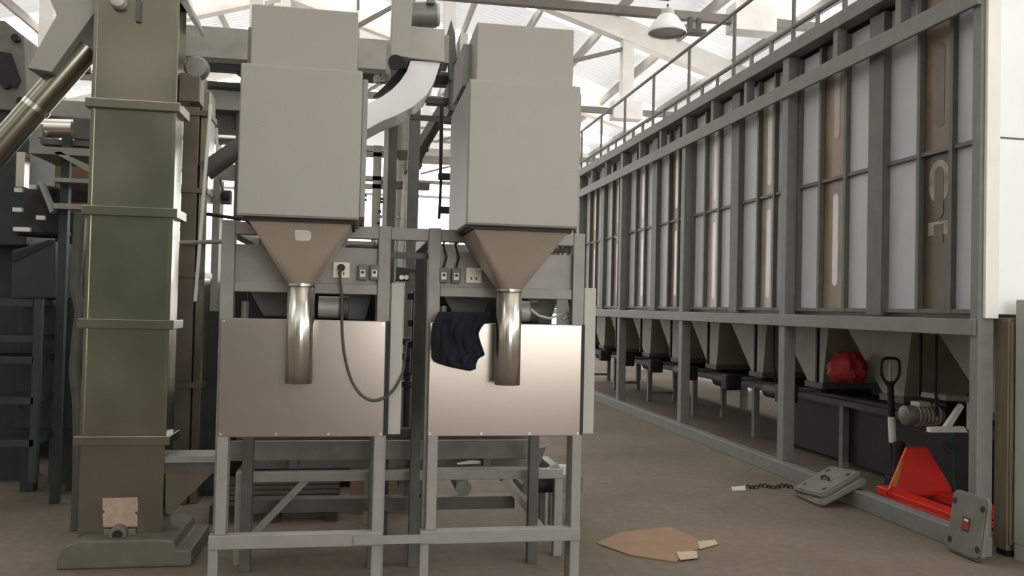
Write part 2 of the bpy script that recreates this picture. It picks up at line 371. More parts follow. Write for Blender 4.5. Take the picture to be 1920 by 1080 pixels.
for i in range(NB):
    dy = PITCH*i
    bn = thing('grain_bin', 'white panelled grain bin, '+ords[i], 'storage bin', (PXF, Y0+dy, 1.57), 'grain bins in the row')
    def q(key, name, b, m): return piece((key, m.name), name, b, m, bn, dy)
    Yb = Y0
    for nm, a, b_ in (('a', .10, .37), ('b', .765, 1.16), ('c', 1.36, 1.74), ('d', 2.19, 2.55)):
        q(nm+'l', 'wall_panel', B().box(PXF, PXF+0.02, Yb+a, Yb+b_, 1.63, 2.785), m_white)
        q(nm+'u', 'wall_panel', B().box(PXF, PXF+0.02, Yb+a, Yb+b_, 2.815, 4.05), m_white)
    for nm, a, b_ in (('w', .40, .735), ('x', 1.77, 2.16)):
        for lv, z0, z1 in (('l', 1.63, 2.785), ('u', 2.815, 4.05)):
            if i == 0 and nm == 'w': mm = m_stain_d if lv == 'l' else m_stain
            elif (i+(nm == 'w')) % 3 == 0: mm = m_stain
            else: mm = m_stain_l
            w = q(nm+lv, 'sight_window', B().box(PXF+0.005, PXF+0.02, Yb+a, Yb+b_, z0, z1), mm)
            c = (a+b_)/2
            if i == 0 and nm == 'w' and lv == 'u':
                B().prism(rounded_slot(Yb+c-0.05, Yb+c+0.05, 2.98, 3.62, PXF+0.003), (0.004, 0, 0)).obj('slot', m_slot_d, w)
            elif i == 0 and nm == 'w':
                B().prism(rounded_slot(Yb+c-0.11, Yb+c+0.11, 2.42, 2.74, PXF+0.003), (0.004, 0, 0)).obj('smear', m_smear, w)
                B().prism(rounded_slot(Yb+c-0.05, Yb+c+0.05, 2.30, 2.69, PXF+0.001), (0.004, 0, 0)).obj('slot', m_slot_d, w)
                B().box(PXF+0.003, PXF+0.007, Yb+c-0.12, Yb+c+0.12, 2.18, 2.28).obj('smear', m_smear, w)
                B().box(PXF+0.001, PXF+0.006, Yb+c-0.05, Yb+c+0.05, 2.12, 2.26).obj('slot', m_slot_d, w)
            else:
                z2 = z0+0.1+0.05*((i*7+len(nm+lv)) % 3); 
                if lv == 'u' and i == 0: z2 += 0.15
                s_ = B().prism(rounded_slot(Yb+dy+c-0.045, Yb+dy+c+0.045, z2, z1-0.12, PXF+0.003), (0.004, 0, 0)).obj('slot', m_slot_l if (i, lv) != (0, 'u') else m_stain_l)
                s_.parent = w; s_.location = -Vector((0, dy, 0))
                WL[s_.name] = Vector()
    for k_, y in enumerate((.385, .75, 1.755, 2.175)):
        q('rib%d' % k_, 'rib', B().box(PXF-0.045, PXF, Yb+y-0.018, Yb+y+0.018, 1.60, 4.05), m_bin2)
    q('edge0', 'rib', B().box(PXF-0.03, PXF, Yb+0.06, Yb+0.10, 1.60, 4.05), m_bin2)
    q('edge1', 'rib', B().box(PXF-0.03, PXF, Yb+2.55, Yb+2.61, 1.60, 4.05), m_bin2)
    q('chan', 'channel', B().box(PXF-0.07, PXF-0.055, Yb+1.16, Yb+1.36, 1.58, 4.05).box(PXF-0.06, PXF+0.02, Yb+1.16, Yb+1.185, 1.58, 4.05).box(PXF-0.06, PXF+0.02, Yb+1.335, Yb+1.36, 1.58, 4.05), m_bin2)
    for k_, (a, b_) in enumerate(((.10, .367), (.403, .732), (.768, 1.16), (1.36, 1.737), (1.773, 2.157), (2.193, 2.55))):
        q('hrib%d' % k_, 'cross_rib', B().box(PXF-0.03, PXF, Yb+a, Yb+b_, 2.785, 2.815), m_bin2)
    q('bott', 'bottom_ledge', B().box(PXF-0.04, PXF+0.02, Yb+0.06, Yb+2.61, 1.60, 1.63), m_bin2)
    q('back', 'rear_sheet', B().box(6.16, 6.2, Yb+0.06, Yb+2.62, 1.45, 4.15), m_white)
    q('floor', 'bin_floor', B().box(4.23, 6.16, Yb+0.06, Yb+2.61, 1.57, 1.60), m_hop)
    if i == 0:
        B().box(4.205, 6.2, Yb-0.02, Yb, 1.60, 2.785).obj('end_sheet', m_wall, bn); B().box(4.205, 6.2, Yb-0.02, Yb, 2.80, 4.09).obj('end_sheet', m_wall, bn)
        B().box(4.205, 6.2, Yb-0.01, Yb+0.01, 2.785, 2.80).obj('end_joint', m_bin, bn)
        B().box(4.11, 4.21, Yb-0.05, Yb-0.022, 1.57, 4.09).obj('corner_strip', m_conc, bn, 0.003)
    for h in range(2):
        ya = Yb+dy+0.03+1.34*h; yb = ya+1.28; yc = ya+0.52
        hp = thing('bin_hopper', 'tapered hopper under the %s half of the bin %s' % (('first', 'second')[h], ords[i]), 'hopper', (4.95, yc, 0.9), 'outlet hoppers under the bins')
        def rect(x0, x1, y0, y1, z): return [Vector((x0, y0, z)), Vector((x1, y0, z)), Vector((x1, y1, z)), Vector((x0, y1, z))]
        B().loft([rect(4.73, 6.0, ya+0.22, yb-0.03, 1.56), rect(4.73, 6.0, ya+0.22, yb-0.03, 1.47), rect(4.76, 5.35, yc-0.15, yc+0.15, 0.86)]).obj('cone', m_hop, hp)
        B().box(4.74, 5.38, yc-0.18, yc+0.18, 0.80, 0.86).obj('slide_gate', m_bin2, hp)
        B().box(4.80, 5.33, yc-0.13, yc+0.13, 0.745, 0.80).obj('outlet', m_black, hp)
        if i < 4 and (i, h) != (0, 0):
            gm = thing('gear_motor', 'gear motor under the %s half of the bin %s' % (('first', 'second')[h], ords[i]), 'motor', (4.45, yc, 0.6), 'dark motors under the bin hoppers')
            if not (i == 0 and h == 1):
                B().cyl((4.42, yc+0.05, 0.74), (4.42, yc+0.36, 0.74), 0.085, n=16).obj('motor_body', m_black, gm, 0, True)
                B().box(4.32, 4.52, yc-0.10, yc+0.05, 0.64, 0.83).obj('gear_case', m_black, gm, 0.02)
                B().cyl((4.52, yc-0.03, 0.772), (4.80, yc-0.03, 0.772), 0.025, n=10).obj('shaft', m_motor, gm)
            else:
                ma, mb = PY(1692, 779, 6.35), PY(1766, 777, 6.35); ax = (mb-ma)
                B().lathe(ma, ax, [(0, 0.055), (0.015, 0.078), (0.04, 0.082), (ax.length-0.03, 0.082), (ax.length, 0.06)], 22).obj('motor_body', m_motor, gm, 0, True)
                for k in range(6): B().lathe(ma+ax*(0.3+0.1*k), ax, [(0, 0.087), (0.010, 0.087)], 22).obj('cooling_fin', m_motorw, gm)
                B().box(mb.x-0.02, mb.x+0.20, 6.27, 6.45, mb.z-0.10, mb.z+0.10).obj('gear_case', m_black, gm, 0.02)
                B().box(ma.x+0.11, ma.x+0.22, 6.29, 6.41, ma.z+0.075, ma.z+0.115).obj('terminal_box', m_motorw, gm, 0.01)
        # hanging support straps/cables
        hx = 4.62 if (i, h) == (0, 0) else 4.46; B().bar((hx, yb+0.02, 1.45), (hx, yb+0.02, 0.9), 0.03, 0.03).obj('hanger', m_black, hp)
        if h == 0: B().tube([(4.5, yb-0.35, 1.50), (4.49, yb-0.36, 1.25), (4.51, yb-0.33, 1.0), (4.55, yb-0.30, 0.78)], 0.012).obj('cable', m_rubber, hp)
# collecting conveyor under the hoppers
cv = thing('collecting_conveyor', 'long dark belt conveyor running on legs under the bin hoppers', 'conveyor', (5.2, 5.4, 0))
B().box(5.0, 5.4, 5.4, 19.0, 0.60, 0.72).obj('trough', m_dgrey, cv)
B().box(5.02, 5.38, 5.4, 19.0, 0.72, 0.735).obj('belt', m_rubber, cv)
B().box(4.93, 5.0, 5.4, 19.0, 0.63, 0.69).obj('side_rail', m_dgrey, cv)
B().box(5.0, 5.01, 5.4, 9.6, 0.06, 0.60).obj('shade_sheet', m_black, cv)  # black sheet added below the trough to deepen the shade under the bins
for k in range(7):
    y = 6.1+2.0*k
    for x in (4.96, 5.42): B().box(x-0.035, x+0.035, y-0.035, y+0.035, 0, 0.63).obj('leg', m_bin, cv)
    B().bar((5.19, y, 0.15), (5.19, y+0.001, 0.15), 0.4, 0.05).obj('cross_brace', m_bin, cv)
# white triangular motor bracket
wb = thing('motor_bracket', 'white painted triangular steel bracket beside the silver motor under the bins', 'bracket', (4.55, 5.95, 0.7))
B().pprism([(1745, 802), (1808, 800), (1815, 811), (1745, 811)], 5.98, 0.05).obj('arm', m_wpaint, wb)
B().pprism([(1773, 800), (1785, 800), (1808, 763), (1803, 757)], 5.99, 0.04).obj('strut', m_wpaint, wb)
B().pprism([(1822, 752), (1826, 752), (1826, 806), (1822, 806)], 5.98, 0.06).obj('upright', m_wpaint, wb)
B().pprism([(1775, 742), (1826, 744), (1826, 753), (1772, 751)], 6.0, 0.3).obj('shelf', m_bin, wb)

# ================================================================== PACKING SCALES
def make_scale():
    t = thing('packing_scale', 'bagging scale with a steel spout and a cable looping over its front panel', 'packing machine', (-0.25, 4.2, 0), 'bagging scales side by side')
    bxx = B().box(-0.519, -0.012, 3.72, 4.48, 1.93, 2.575).obj('hopper_box', m_box, t, 0.006)
    B().box(-0.514, -0.017, 3.716, 3.721, 1.937, 2.565).obj('door', m_box, bxx, 0.002)
    B().box(-0.012, 0.012, 3.80, 4.44, 1.95, 2.56).obj('side_cover', m_frame, bxx, 0.004)
    B().box(-0.486, -0.039, 3.76, 4.40, 2.575, 2.842).obj('hopper_hood', m_box, t, 0.006)
    B().box(-0.525, -0.483, 3.95, 4.35, 2.60, 2.80).obj('hood_side_duct', m_frame, t, 0.004)
    B().box(-0.495, -0.03, 3.75, 4.45, 1.914, 1.93).obj('gasket', m_black, t)
    # square to round funnel
    n = 8; x0, x1, y0, y1 = -0.475, -0.045, 3.775, 4.30; cx, cy, r = -0.265, 4.03, 0.0615
    top = []; bot = []
    corners = [(x1, y1), (x0, y1), (x0, y0), (x1, y0)]
    for k in range(4):
        for i in range(n+1):
            a = math.pi/2*k+math.pi/2*i/n; top.append(Vector((*corners[k], 1.914))); bot.append(Vector((cx+r*math.cos(a), cy+r*math.sin(a), 1.655)))
    rings = []
    for f in (0, .5, 1): rings.append([p.lerp(q_, f) for p, q_ in zip(top, bot)])
    fb = B(); fb.loft(rings, False, False); fo = fb.obj('funnel', m_funnel, t, 0, False)
    fo.data.polygons.foreach_set('use_smooth', [True]*len(fo.data.polygons)); fo.data.set_sharp_from_angle(angle=math.radians(60))
    so = B().cyl((0, 0, 1.66), (0, 0, 1.2), r, n=40, cap=False).obj('spout', m_spout, t, 0, True); so.location += Vector((cx, cy, 0))
    md = t.children[-1].modifiers.new('wall', 'SOLIDIFY'); md.thickness = 0.003
    so = B().cyl((0, 0, 1.645), (0, 0, 1.668), r+0.001, n=40, cap=False).obj('spout_collar', m_spout, t, 0, True); so.location += Vector((cx, cy, 0))
    # frame
    B().box(-0.645, -0.583, 4.17, 4.23, 0.49, 1.95).obj('post', m_frame, t, 0.004)
    B().box(0.083, 0.143, 4.17, 4.23, 0.0, 1.95).obj('post', m_frame, t, 0.004)
    B().box(-0.63, -0.58, 4.12, 4.168, 0.49, 0.94).obj('post', m_frame, t, 0.004)
    B().box(0.085, 0.133, 4.12, 4.168, 0.0, 0.94).obj('leg', m_frame, t, 0.004)
    B().box(-0.655, -0.612, 4.12, 4.168, 0.0, 0.43).obj('leg', m_frame, t, 0.004)
    B().box(-0.655, 0.135, 4.115, 4.17, 0.425, 0.49).obj('cross_bar', m_frame, t, 0.004)
    for x in (-0.645, 0.083):
        B().box(x, x+0.06, 5.16, 5.22, 0, 1.95).obj('leg', m_dgrey, t, 0.004)
        B().box(x, x+0.06, 4.23, 5.16, 1.89, 1.95).obj('side_rail', m_frame, t, 0.004)
    B().box(-0.583, 0.083, 4.17, 4.23, 1.885, 1.945).obj('top_beam', m_frame, t, 0.004)
    B().box(-0.583, 0.083, 5.16, 5.22, 1.885, 1.945).obj('top_beam', m_frame, t, 0.004)
    B().box(-0.583, 0.083, 4.18, 4.225, 1.615, 1.665).obj('middle_rail', m_frame, t, 0.004)
    B().box(-0.583, 0.083, 4.20, 4.215, 1.665, 1.84).obj('instrument_sheet', m_frame, t)
    fp = B().box(-0.632, 0.128, 4.138, 4.166, 0.937, 1.49).obj('front_panel', m_panel, t, 0.004)
    for x, z in ((-0.62, 0.95), (-0.37, 0.95), (-0.13, 0.95), (0.115, 0.95), (-0.62, 1.475), (0.115, 1.475)):
        B().cyl((x, 4.138, z), (x, 4.131, z), 0.006, n=10).obj('screw', m_steel, fp)
    B().box(0.150, 0.212, 4.19, 4.80, 0.94, 1.677).obj('side_cover', m_cover, t, 0.004)
    B().box(0.128, 0.150, 4.165, 4.19, 0.94, 1.49).obj('gap_strip', m_black, t)
    # inside of the feed opening
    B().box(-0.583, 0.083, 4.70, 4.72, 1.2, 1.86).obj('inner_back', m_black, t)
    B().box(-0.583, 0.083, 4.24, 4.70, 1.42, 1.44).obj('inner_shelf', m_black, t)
    B().prism([(-0.54, 4.42, 1.62), (-0.30, 4.42, 1.62), (-0.34, 4.42, 1.50), (-0.47, 4.42, 1.50)], (0, 0.05, 0)).obj('feed_plate', m_dgrey, t)
    B().prism([(-0.10, 4.42, 1.62), (0.06, 4.42, 1.62), (0.03, 4.42, 1.49), (-0.08, 4.42, 1.49)], (0, 0.05, 0)).obj('feed_plate', m_dgrey, t)
    B().cyl((-0.20, 4.36, 1.55), (-0.10, 4.36, 1.55), 0.055, n=18).obj('feed_motor', m_motorw, t, 0, True)
    B().cyl((-0.10, 4.36, 1.55), (-0.055, 4.36, 1.55), 0.06, n=18).obj('motor_flange', m_dgrey, t, 0, True)
    B().cyl((-0.55, 4.34, 1.46), (-0.55, 4.34, 1.57), 0.018, n=10).obj('air_valve', m_motor, t)
    return t
sc1 = make_scale()
sc2 = copy_tree(sc1); sc2.location.x += 0.97
sc2['label'] = 'bagging scale with a dark blue jacket hung on its front panel'
WL[sc2.name] = Vector((0.72, 4.2, 0))
# parts of the left scale alone
pA, pB = PY(553, 432, 3.852), PY(584, 451, 3.852)
fun = [c for c in sc1.children if c.name.startswith('funnel')][0]
stk = B().pprism([(553, 431), (578, 432), (583, 437), (583, 446), (577, 451), (553, 450)], 3.8, 0.001).obj('sticker', m_paper, fun)
# lay the sticker on the sloping front of the funnel
nrm_t = (4.03-0.0615-3.775)/(1.914-1.655)
for v in stk.data.vertices: v.co.y += (1.914-v.co.z)*nrm_t-0.025-0.002
B().box(0.0, 0.40, 4.105, 4.114, 0.435, 0.475).obj('joining_strap', m_frame, sc1)
B().box(0.143, 0.325, 4.18, 4.225, 1.885, 1.945).obj('joining_beam', m_frame, sc1, 0.003)
B().box(0.143, 0.325, 4.24, 4.28, 1.80, 1.83).obj('joining_rail', m_dgrey, sc1)
def socket(par, u, v, y=4.199):
    c = PY(u, v, y)
    s_ = B().box(c.x-0.04, c.x+0.04, y-0.012, y, c.z-0.038, c.z+0.04).obj('socket', m_plastic, par, 0.004)
    for dx in (-0.012, 0.012): B().box(c.x+dx-0.003, c.x+dx+0.003, y-0.0135, y-0.011, c.z-0.022, c.z-0.008).obj('socket_slot', m_black, s_)
    return c
def switch(par, u, v, y=4.199):
    c = PY(u, v, y)
    s_ = B().box(c.x-0.022, c.x+0.022, y-0.035, y, c.z-0.037, c.z+0.037).obj('switch_box', m_iron, par, 0.004)
    B().box(c.x-0.012, c.x+0.012, y-0.039, y-0.034, c.z-0.022, c.z+0.012).obj('button_plate', m_paper, s_)
    B().cyl((c.x, y-0.038, c.z+0.0), (c.x, y-0.045, c.z+0.0), 0.007, n=12).obj('button', m_black, s_)
    return c
cs = socket(sc1, 640, 507); switch(sc1, 680, 511); switch(sc1, 702, 511)
s1 = switch(sc2, 831, 516); s2 = switch(sc2, 854, 517); cs2 = socket(sc2, 888, 517)
for c in (s1, s2):
    B().tube([(c.x, 4.18, c.z+0.035), (c.x+0.012, 4.17, c.z+0.09), (c.x-0.005, 4.19, c.z+0.15), (c.x+0.02, 4.24, c.z+0.20)], 0.005).obj('switch_wire', m_rubber, sc2)
B().tube([PY(892, 508, 4.18), PY(905, 503, 4.15), PY(918, 505, 4.17), PY(930, 512, 4.20)], 0.006).obj('socket_wire', m_plastic, sc2)
B().tube([PY(u, v, 4.30) for u, v in ((995, 580), (1010, 592), (1030, 597), (1052, 590), (1062, 584), (1066, 594), (1058, 600), (1052, 596))], 0.007).obj('air_hose', m_plastic, sc2)
B().tube([PY(u, v, 4.32) for u, v in ((1064, 545), (1066, 560), (1070, 580), (1066, 598))], 0.005).obj('wire', m_ginsul, sc2)
# round dish at the right rear of the left scale
dc = PY(690, 462, 4.45)
B().lathe((dc.x, 4.45, dc.z), (0, 0, -1), [(0, 0.115), (0.008, 0.118), (0.014, 0.112), (0.05, 0.09), (0.10, 0.05)], 30).obj('round_dish', m_frame, sc1, 0, True)
# cable with plug
pc = thing('power_cable', 'brown power cable with a black plug hanging in a loop over the front panel', 'cable', cs)
B().lathe((cs.x, 4.186, cs.z+0.012), (0, -1, 0), [(0, 0.016), (0.02, 0.018), (0.035, 0.012)], 16).obj('plug', m_black, pc, 0, True)
pts = [(638, 503), (638, 525), (641, 560), (641, 600), (643, 640), (649, 680), (660, 715), (677, 740), (697, 751), (717, 748), (735, 735), (750, 712), (757, 690), (760, 664), (763, 640)]
path = []
for k, (u, v) in enumerate(pts): path.append(PY(u, v, 4.15 if k < 2 else 4.12 if u < 725 else 4.17 if u < 752 else 4.20))
def smooth_path(p, n=4):
    out = []
    for i in range(len(p)-1):
        a, b, c, d = p[max(i-1, 0)], p[i], p[i+1], p[min(i+2, len(p)-1)]
        for k in range(n):
            t = k/n; out.append(0.5*((2*b)+(c-a)*t+(2*a-5*b+4*c-d)*t*t+(3*b-a-3*c+d)*t**3))
    out.append(p[-1]); return out
B().tube(smooth_path(path), 0.0065).obj('cord', mat('brown_cable', rgb(74, 66, 58), 0.6, 0, 0.1, 8), pc, 0, True)
# dark jacket
def jacket():
    outl_l = [(590, 822), (600, 817), (615, 814), (635, 812), (655, 811), (675, 811), (683, 816), (689, 868), (693, 884)]
    outl_r = [(590, 920), (600, 917), (612, 905), (625, 898), (640, 902), (655, 907), (666, 911), (670, 897), (693, 888)]
    def itp(L, v):
        for (a, ua), (b, ub) in zip(L, L[1:]):
            if a <= v <= b: return ua+(ub-ua)*(v-a)/(b-a)
        return L[-1][1]
    nu, nv = 26, 22; vs = []; fs = []
    for j in range(nv+1):
        v = 590+(693-590)*j/nv
        for i in range(nu+1):
            f = i/nu; u = itp(outl_l, v)*(1-f)+itp(outl_r, v)*f
            fold = 0.014*math.sin(f*13+j*0.12)+0.010*math.sin(f*27+1.3-j*0.2)+0.006*math.sin(j*0.7+f*5)
            y = 4.098-abs(fold)*1.2-0.012*math.sin(math.pi*f)
            if j == 0: y = 4.115
            vs.append(PY(u, v, y)+Vector((0, 0, 0)))
        if j == 0: pass
    k = nu+1
    for j in range(nv):
        for i in range(nu): fs.append((j*k+i, j*k+i+1, (j+1)*k+i+1, (j+1)*k+i))
    # part folded over the top edge of the panel
    base = len(vs)
    for i in range(nu+1):
        p = Vector(vs[i]); vs.append((p.x, 4.15, max(p.z, 1.497)+0.012))
    for i in range(nu+1):
        p = Vector(vs[i]); vs.append((p.x*0.98+0.01, 4.182, 1.44))
    for i in range(nu):
        fs.append((i, i+1, base+i+1, base+i)); fs.append((base+i, base+i+1, base+k+i+1, base+k+i))
    o = B().add(vs, fs).obj('jacket', m_navy, None, 0, True)
    md = o.modifiers.new('thick', 'SOLIDIFY'); md.thickness = 0.012; md.offset = 1
    o.modifiers.new('sub', 'SUBSURF').render_levels = 1
    return tag(o, 'dark navy blue jacket draped over the steel front panel', 'jacket')
jacket()

# ================================================================== BUCKET ELEVATOR
EX0, EX1, EY0, EY1 = -1.607, -1.133, 5.45, 5.68
el = thing('bucket_elevator', 'tall square steel bucket elevator on a cast foot with bolted flanges', 'elevator', (-1.37, 5.6, 0))
def pillow(x0, x1, y0, y1, z0, z1, d=0.006):
    # four sheet sides, each very slightly dished
    b = B(); nx, nz = 8, 10
    def side(fn, w):
        vs = []; fs = []
        for j in range(nz+1):
            for i in range(nx+1):
                a = i/nx; c = j/nz; bul = d*math.sin(math.pi*a)*math.sin(math.pi*c)
                vs.append(fn(a, bul, z0+(z1-z0)*c))
        for j in range(nz):
            for i in range(nx): k = nx+1; fs.append((j*k+i, j*k+i+1, (j+1)*k+i+1, (j+1)*k+i))
        b.add(vs, fs)
    side(lambda a, u, z: (x0+(x1-x0)*a, y0+u, z), 0); side(lambda a, u, z: (x0+(x1-x0)*a, y1-u, z), 0)
    side(lambda a, u, z: (x0+u, y0+(y1-y0)*a, z), 0); side(lambda a, u, z: (x1-u, y0+(y1-y0)*a, z), 0)
    return b
secs = [(0.13, 0.70), (0.745, 1.39), (1.445, 2.07), (2.115, 2.71), (2.76, 3.42), (3.46, 4.3)]
for a, b_ in secs:
    o = pillow(EX0, EX1, EY0, EY1, a, b_).obj('casing_section', m_elev, el, 0, True)
for z in (0.722, 1.417, 2.092, 2.735, 3.44): B().box(EX0-0.033, EX1+0.033, EY0-0.03, EY1+0.03, z-0.028, z+0.028).obj('flange', m_elev, el, 0.004)
for x in (EX0+0.006, EX1-0.006): B().box(x-0.012, x+0.012, EY0-0.006, EY0+0.01, 0.75, 3.42).obj('corner_strip', m_elev, el, 0.003)
ft = B().prism([(-1.675, 5.31, 0), (-0.935, 5.31, 0), (-0.935, 5.31, 0.095), (-1.02, 5.31, 0.10), (-1.04, 5.31, 0.155), (-1.12, 5.31, 0.165), (-1.56, 5.31, 0.165), (-1.635, 5.31, 0.135), (-1.672, 5.31, 0.07)], (0, 0.62, 0)).obj('foot', m_cast, el, 0.012)
bc = PY(222, 1001, 5.40)
B().cyl((bc.x, 5.44, bc.z), (bc.x, 5.38, bc.z), 0.05, n=20).obj('bearing', m_iron, el, 0.004)
B().cyl((bc.x, 5.38, bc.z), (bc.x, 5.37, bc.z), 0.028, n=16).obj('bearing_cap', m_black, el)
B().box(bc.x-0.09, bc.x+0.09, 5.425, 5.442, bc.z-0.02, bc.z+0.02).obj('bearing_plate', m_iron, el, 0.006)
B().pprism([(192, 934), (258, 932), (259, 958), (252, 962), (258, 966), (258, 987), (194, 988), (192, 964), (197, 960), (192, 955)], 5.445, 0.003).obj('paper_label', m_pink, el)
ih = B().pprism([(309, 886), (400, 886), (318, 966), (309, 962)], 5.48, 0.19).obj('inlet_hopper', m_elev, el, 0.003)
B().pbox(308, 855, 408, 868, 5.46, 0.22).obj('inlet_flange', m_frame, el, 0.003)
B().pbox(308, 868, 402, 888, 5.47, 0.20).obj('inlet_neck', m_dgrey, el)
kn = PY(222, 2, 5.42)
B().lathe((kn.x, 5.45, kn.z), (0, -1, 0), [(0, 0.045), (0.03, 0.05), (0.06, 0.04), (0.07, 0.02)], 20).obj('shaft_cap', m_motorw, el, 0, True)
B().pbox(254, 0, 263, 40, 5.43, 0.03).obj('latch', m_dgrey, el)
rb = PY(369, 128, 5.55)
B().lathe((rb.x, 5.63, rb.z), (0, -1, 0), [(0, 0.05), (0.05, 0.075), (0.09, 0.075), (0.11, 0.06), (0.115, 0.02)], 24).obj('drive_hub', m_motor, el, 0, True)
B().box(EX1, rb.x+0.03, 5.52, 5.66, rb.z-0.22, rb.z-0.04).obj('drive_bracket', m_elev2, el, 0.006)
B().pprism([(336, 0), (352, 0), (362, 28), (358, 34)], 5.47, 0.4).obj('head_flange', m_frame, el)
# spout from the elevator head
sp = thing('discharge_spout', 'inclined square steel spout joined to a round pipe beside the elevator head', 'spout', (-1.62, 5.6, 2.9))
B().pprism([(178, 22), (96, 135), (50, 127), (106, 28), (90, -10), (178, -10)], 5.50, 0.30).obj('square_spout', m_box, sp, 0.004)
a, b_ = PY(-60, 345, 5.66), PY(165, 88, 5.66)
B().cyl(a, b_, 0.082, n=28).obj('round_pipe', m_elev, sp, 0, True)
cj = PY(68, 201, 5.66); d = (b_-a).normalized()
B().cyl(cj-d*0.016, cj+d*0.016, 0.087, n=28).obj('pipe_joint', m_steel, sp, 0, True)
c2 = PY(155, 118, 5.75); B().cyl(c2+Vector((0, 0, 0.07)), c2-Vector((0, 0, 0.06)), 0.05, n=18).obj('sample_cup', m_motor, sp, 0, True)

# ================================================================== BACKGROUND MACHINERY, LEFT
gc = thing('grain_cleaner', 'dark green grain cleaner with a big body added to hold the shade behind the elevator', 'machine', (-3.0, 7.4, 0))
B().box(-6.5, -1.75, 8.9, 11.0, 0.15, 2.1).obj('body', m_green, gc, 0.02)  # large body added as an occluder for the black shade behind the elevator
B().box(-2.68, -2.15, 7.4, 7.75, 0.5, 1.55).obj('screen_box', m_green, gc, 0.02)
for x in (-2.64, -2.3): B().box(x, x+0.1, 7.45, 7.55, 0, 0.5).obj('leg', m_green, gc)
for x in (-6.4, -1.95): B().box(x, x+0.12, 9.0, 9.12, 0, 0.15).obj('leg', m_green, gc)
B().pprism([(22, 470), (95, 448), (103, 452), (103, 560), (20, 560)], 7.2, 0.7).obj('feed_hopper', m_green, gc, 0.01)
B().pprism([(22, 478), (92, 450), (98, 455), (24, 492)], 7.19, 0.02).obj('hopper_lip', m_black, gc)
hd = thing('vibrating_head', 'dark round dosing head with bright clips on top of the cleaner', 'machine', (-2.45, 7.2, 2.0))
c = PY(66, 395, 7.2)
B().lathe((c.x, 7.4, PY(66, 440, 7.2).z), (0, 0, 1), [(0, 0.19), (0.02, 0.20), (0.10, 0.16), (0.20, 0.165), (0.30, 0.15), (0.38, 0.13), (0.40, 0.10)], 24).obj('drum', m_black, hd, 0, True)
for u, v, w in ((32, 393, 9), (75, 408, 8), (40, 430, 16), (55, 350, 12), (34, 356, 8)):
    B().pbox(u-w, v-4, u+w, v+4, 7.15, 0.04).obj('clip', m_wpaint, hd, 0.003)
st = thing('steel_work_frame', 'dark steel shelf frame standing low beside the green cleaner', 'frame', (-2.4, 6.6, 0))
for u in (58, ): B().pbox(u, 560, u+14, 905, 6.6, 0.06).obj('leg', m_green, st)
lx = PY(-70, 700, 6.6).x; B().box(lx, lx+0.06, 6.6, 6.66, 0, 1.55).obj('leg', m_green, st)
for v in (560, 628, 668, 745, 825): B().pbox(-80, v, 62, v+13, 6.6, 0.5).obj('shelf', m_green, st)
# tall dusty column at the left edge
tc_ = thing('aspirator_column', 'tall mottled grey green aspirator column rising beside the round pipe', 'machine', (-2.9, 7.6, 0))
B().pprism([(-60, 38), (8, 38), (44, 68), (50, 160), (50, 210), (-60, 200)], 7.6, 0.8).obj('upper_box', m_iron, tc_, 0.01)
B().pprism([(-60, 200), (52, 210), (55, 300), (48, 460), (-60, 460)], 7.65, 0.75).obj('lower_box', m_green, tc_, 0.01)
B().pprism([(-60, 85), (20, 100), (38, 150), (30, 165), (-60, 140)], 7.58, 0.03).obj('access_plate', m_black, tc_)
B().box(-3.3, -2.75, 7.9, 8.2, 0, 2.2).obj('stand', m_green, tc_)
for u, v in ((30, 72), (40, 190), (12, 160)): 
    c = PY(u, v, 7.57); B().cyl((c.x, 7.62, c.z), (c.x, 7.54, c.z), 0.03, n=12).obj('knob', m_black, tc_)
# drum motor on platform
pm = thing('drum_roller', 'horizontal steel drum roller with dark end housing behind the round pipe', 'roller', (-2.3, 7.2, 2.7))
a, b_ = PY(78, 240, 7.2), PY(138, 242, 7.2); B().cyl(a, b_, 0.075, n=22).obj('drum', m_steel, pm, 0, True)
B().pbox(136, 220, 168, 262, 7.1, 0.25).obj('end_housing', m_dgrey, pm, 0.01)
B().pbox(70, 232, 80, 258, 7.12, 0.2).obj('end_bracket', m_frame, pm, 0.004)
B().pbox(75, 262, 170, 272, 7.05, 0.4).obj('base_plate', m_dgrey, pm)
pl = thing('service_platform', 'grey steel platform beams with braces between the machines and elevator', 'platform', (-2.2, 7.0, 0))
B().pbox(60, 188, 172, 218, 7.6, 0.3).obj('beam', m_duct, pl)
B().pbox(54, 276, 172, 290, 6.9, 0.6).obj('beam', m_frame, pl)
B().pprism([(100, 286), (112, 284), (172, 312), (172, 326)], 6.9, 0.08).obj('brace', m_frame, pl)
B().pbox(100, 334, 172, 342, 6.9, 0.5).obj('beam', m_frame, pl)
B().pbox(30, 285, 46, 350, 6.95, 0.1).obj('post', m_steel, pl)
B().pbox(100, 382, 172, 392, 6.9, 0.1).obj('beam', m_frame, pl)
B().pprism([(70, 340), (78, 340), (100, 395), (94, 400)], 6.9, 0.08).obj('brace', m_frame, pl)
x_ = PY(104, 600, 7.0).x; B().box(x_, x_+0.06, 7.0, 7.06, 0, PY(104, 270, 7.4).z).obj('post', m_green, pl)
x_ = PY(-140, 600, 7.4).x; B().box(x_, x_+0.08, 7.4, 7.48, 0, PY(104, 270, 7.4).z).obj('post', m_dgrey, pl)
dk = thing('dust_duct', 'brownish sheet metal duct standing behind the elevator', 'duct', (-2.2, 7.7, 0))
B().pbox(102, 292, 168, 400, 7.7, 0.5).obj('upper_duct', m_card2, dk)
B().pbox(102, 400, 150, 560, 7.72, 0.4).obj('lower_duct', m_dgrey, dk)
B().pbox(135, 345, 165, 378, 7.69, 0.02).obj('hatch', m_black, dk)
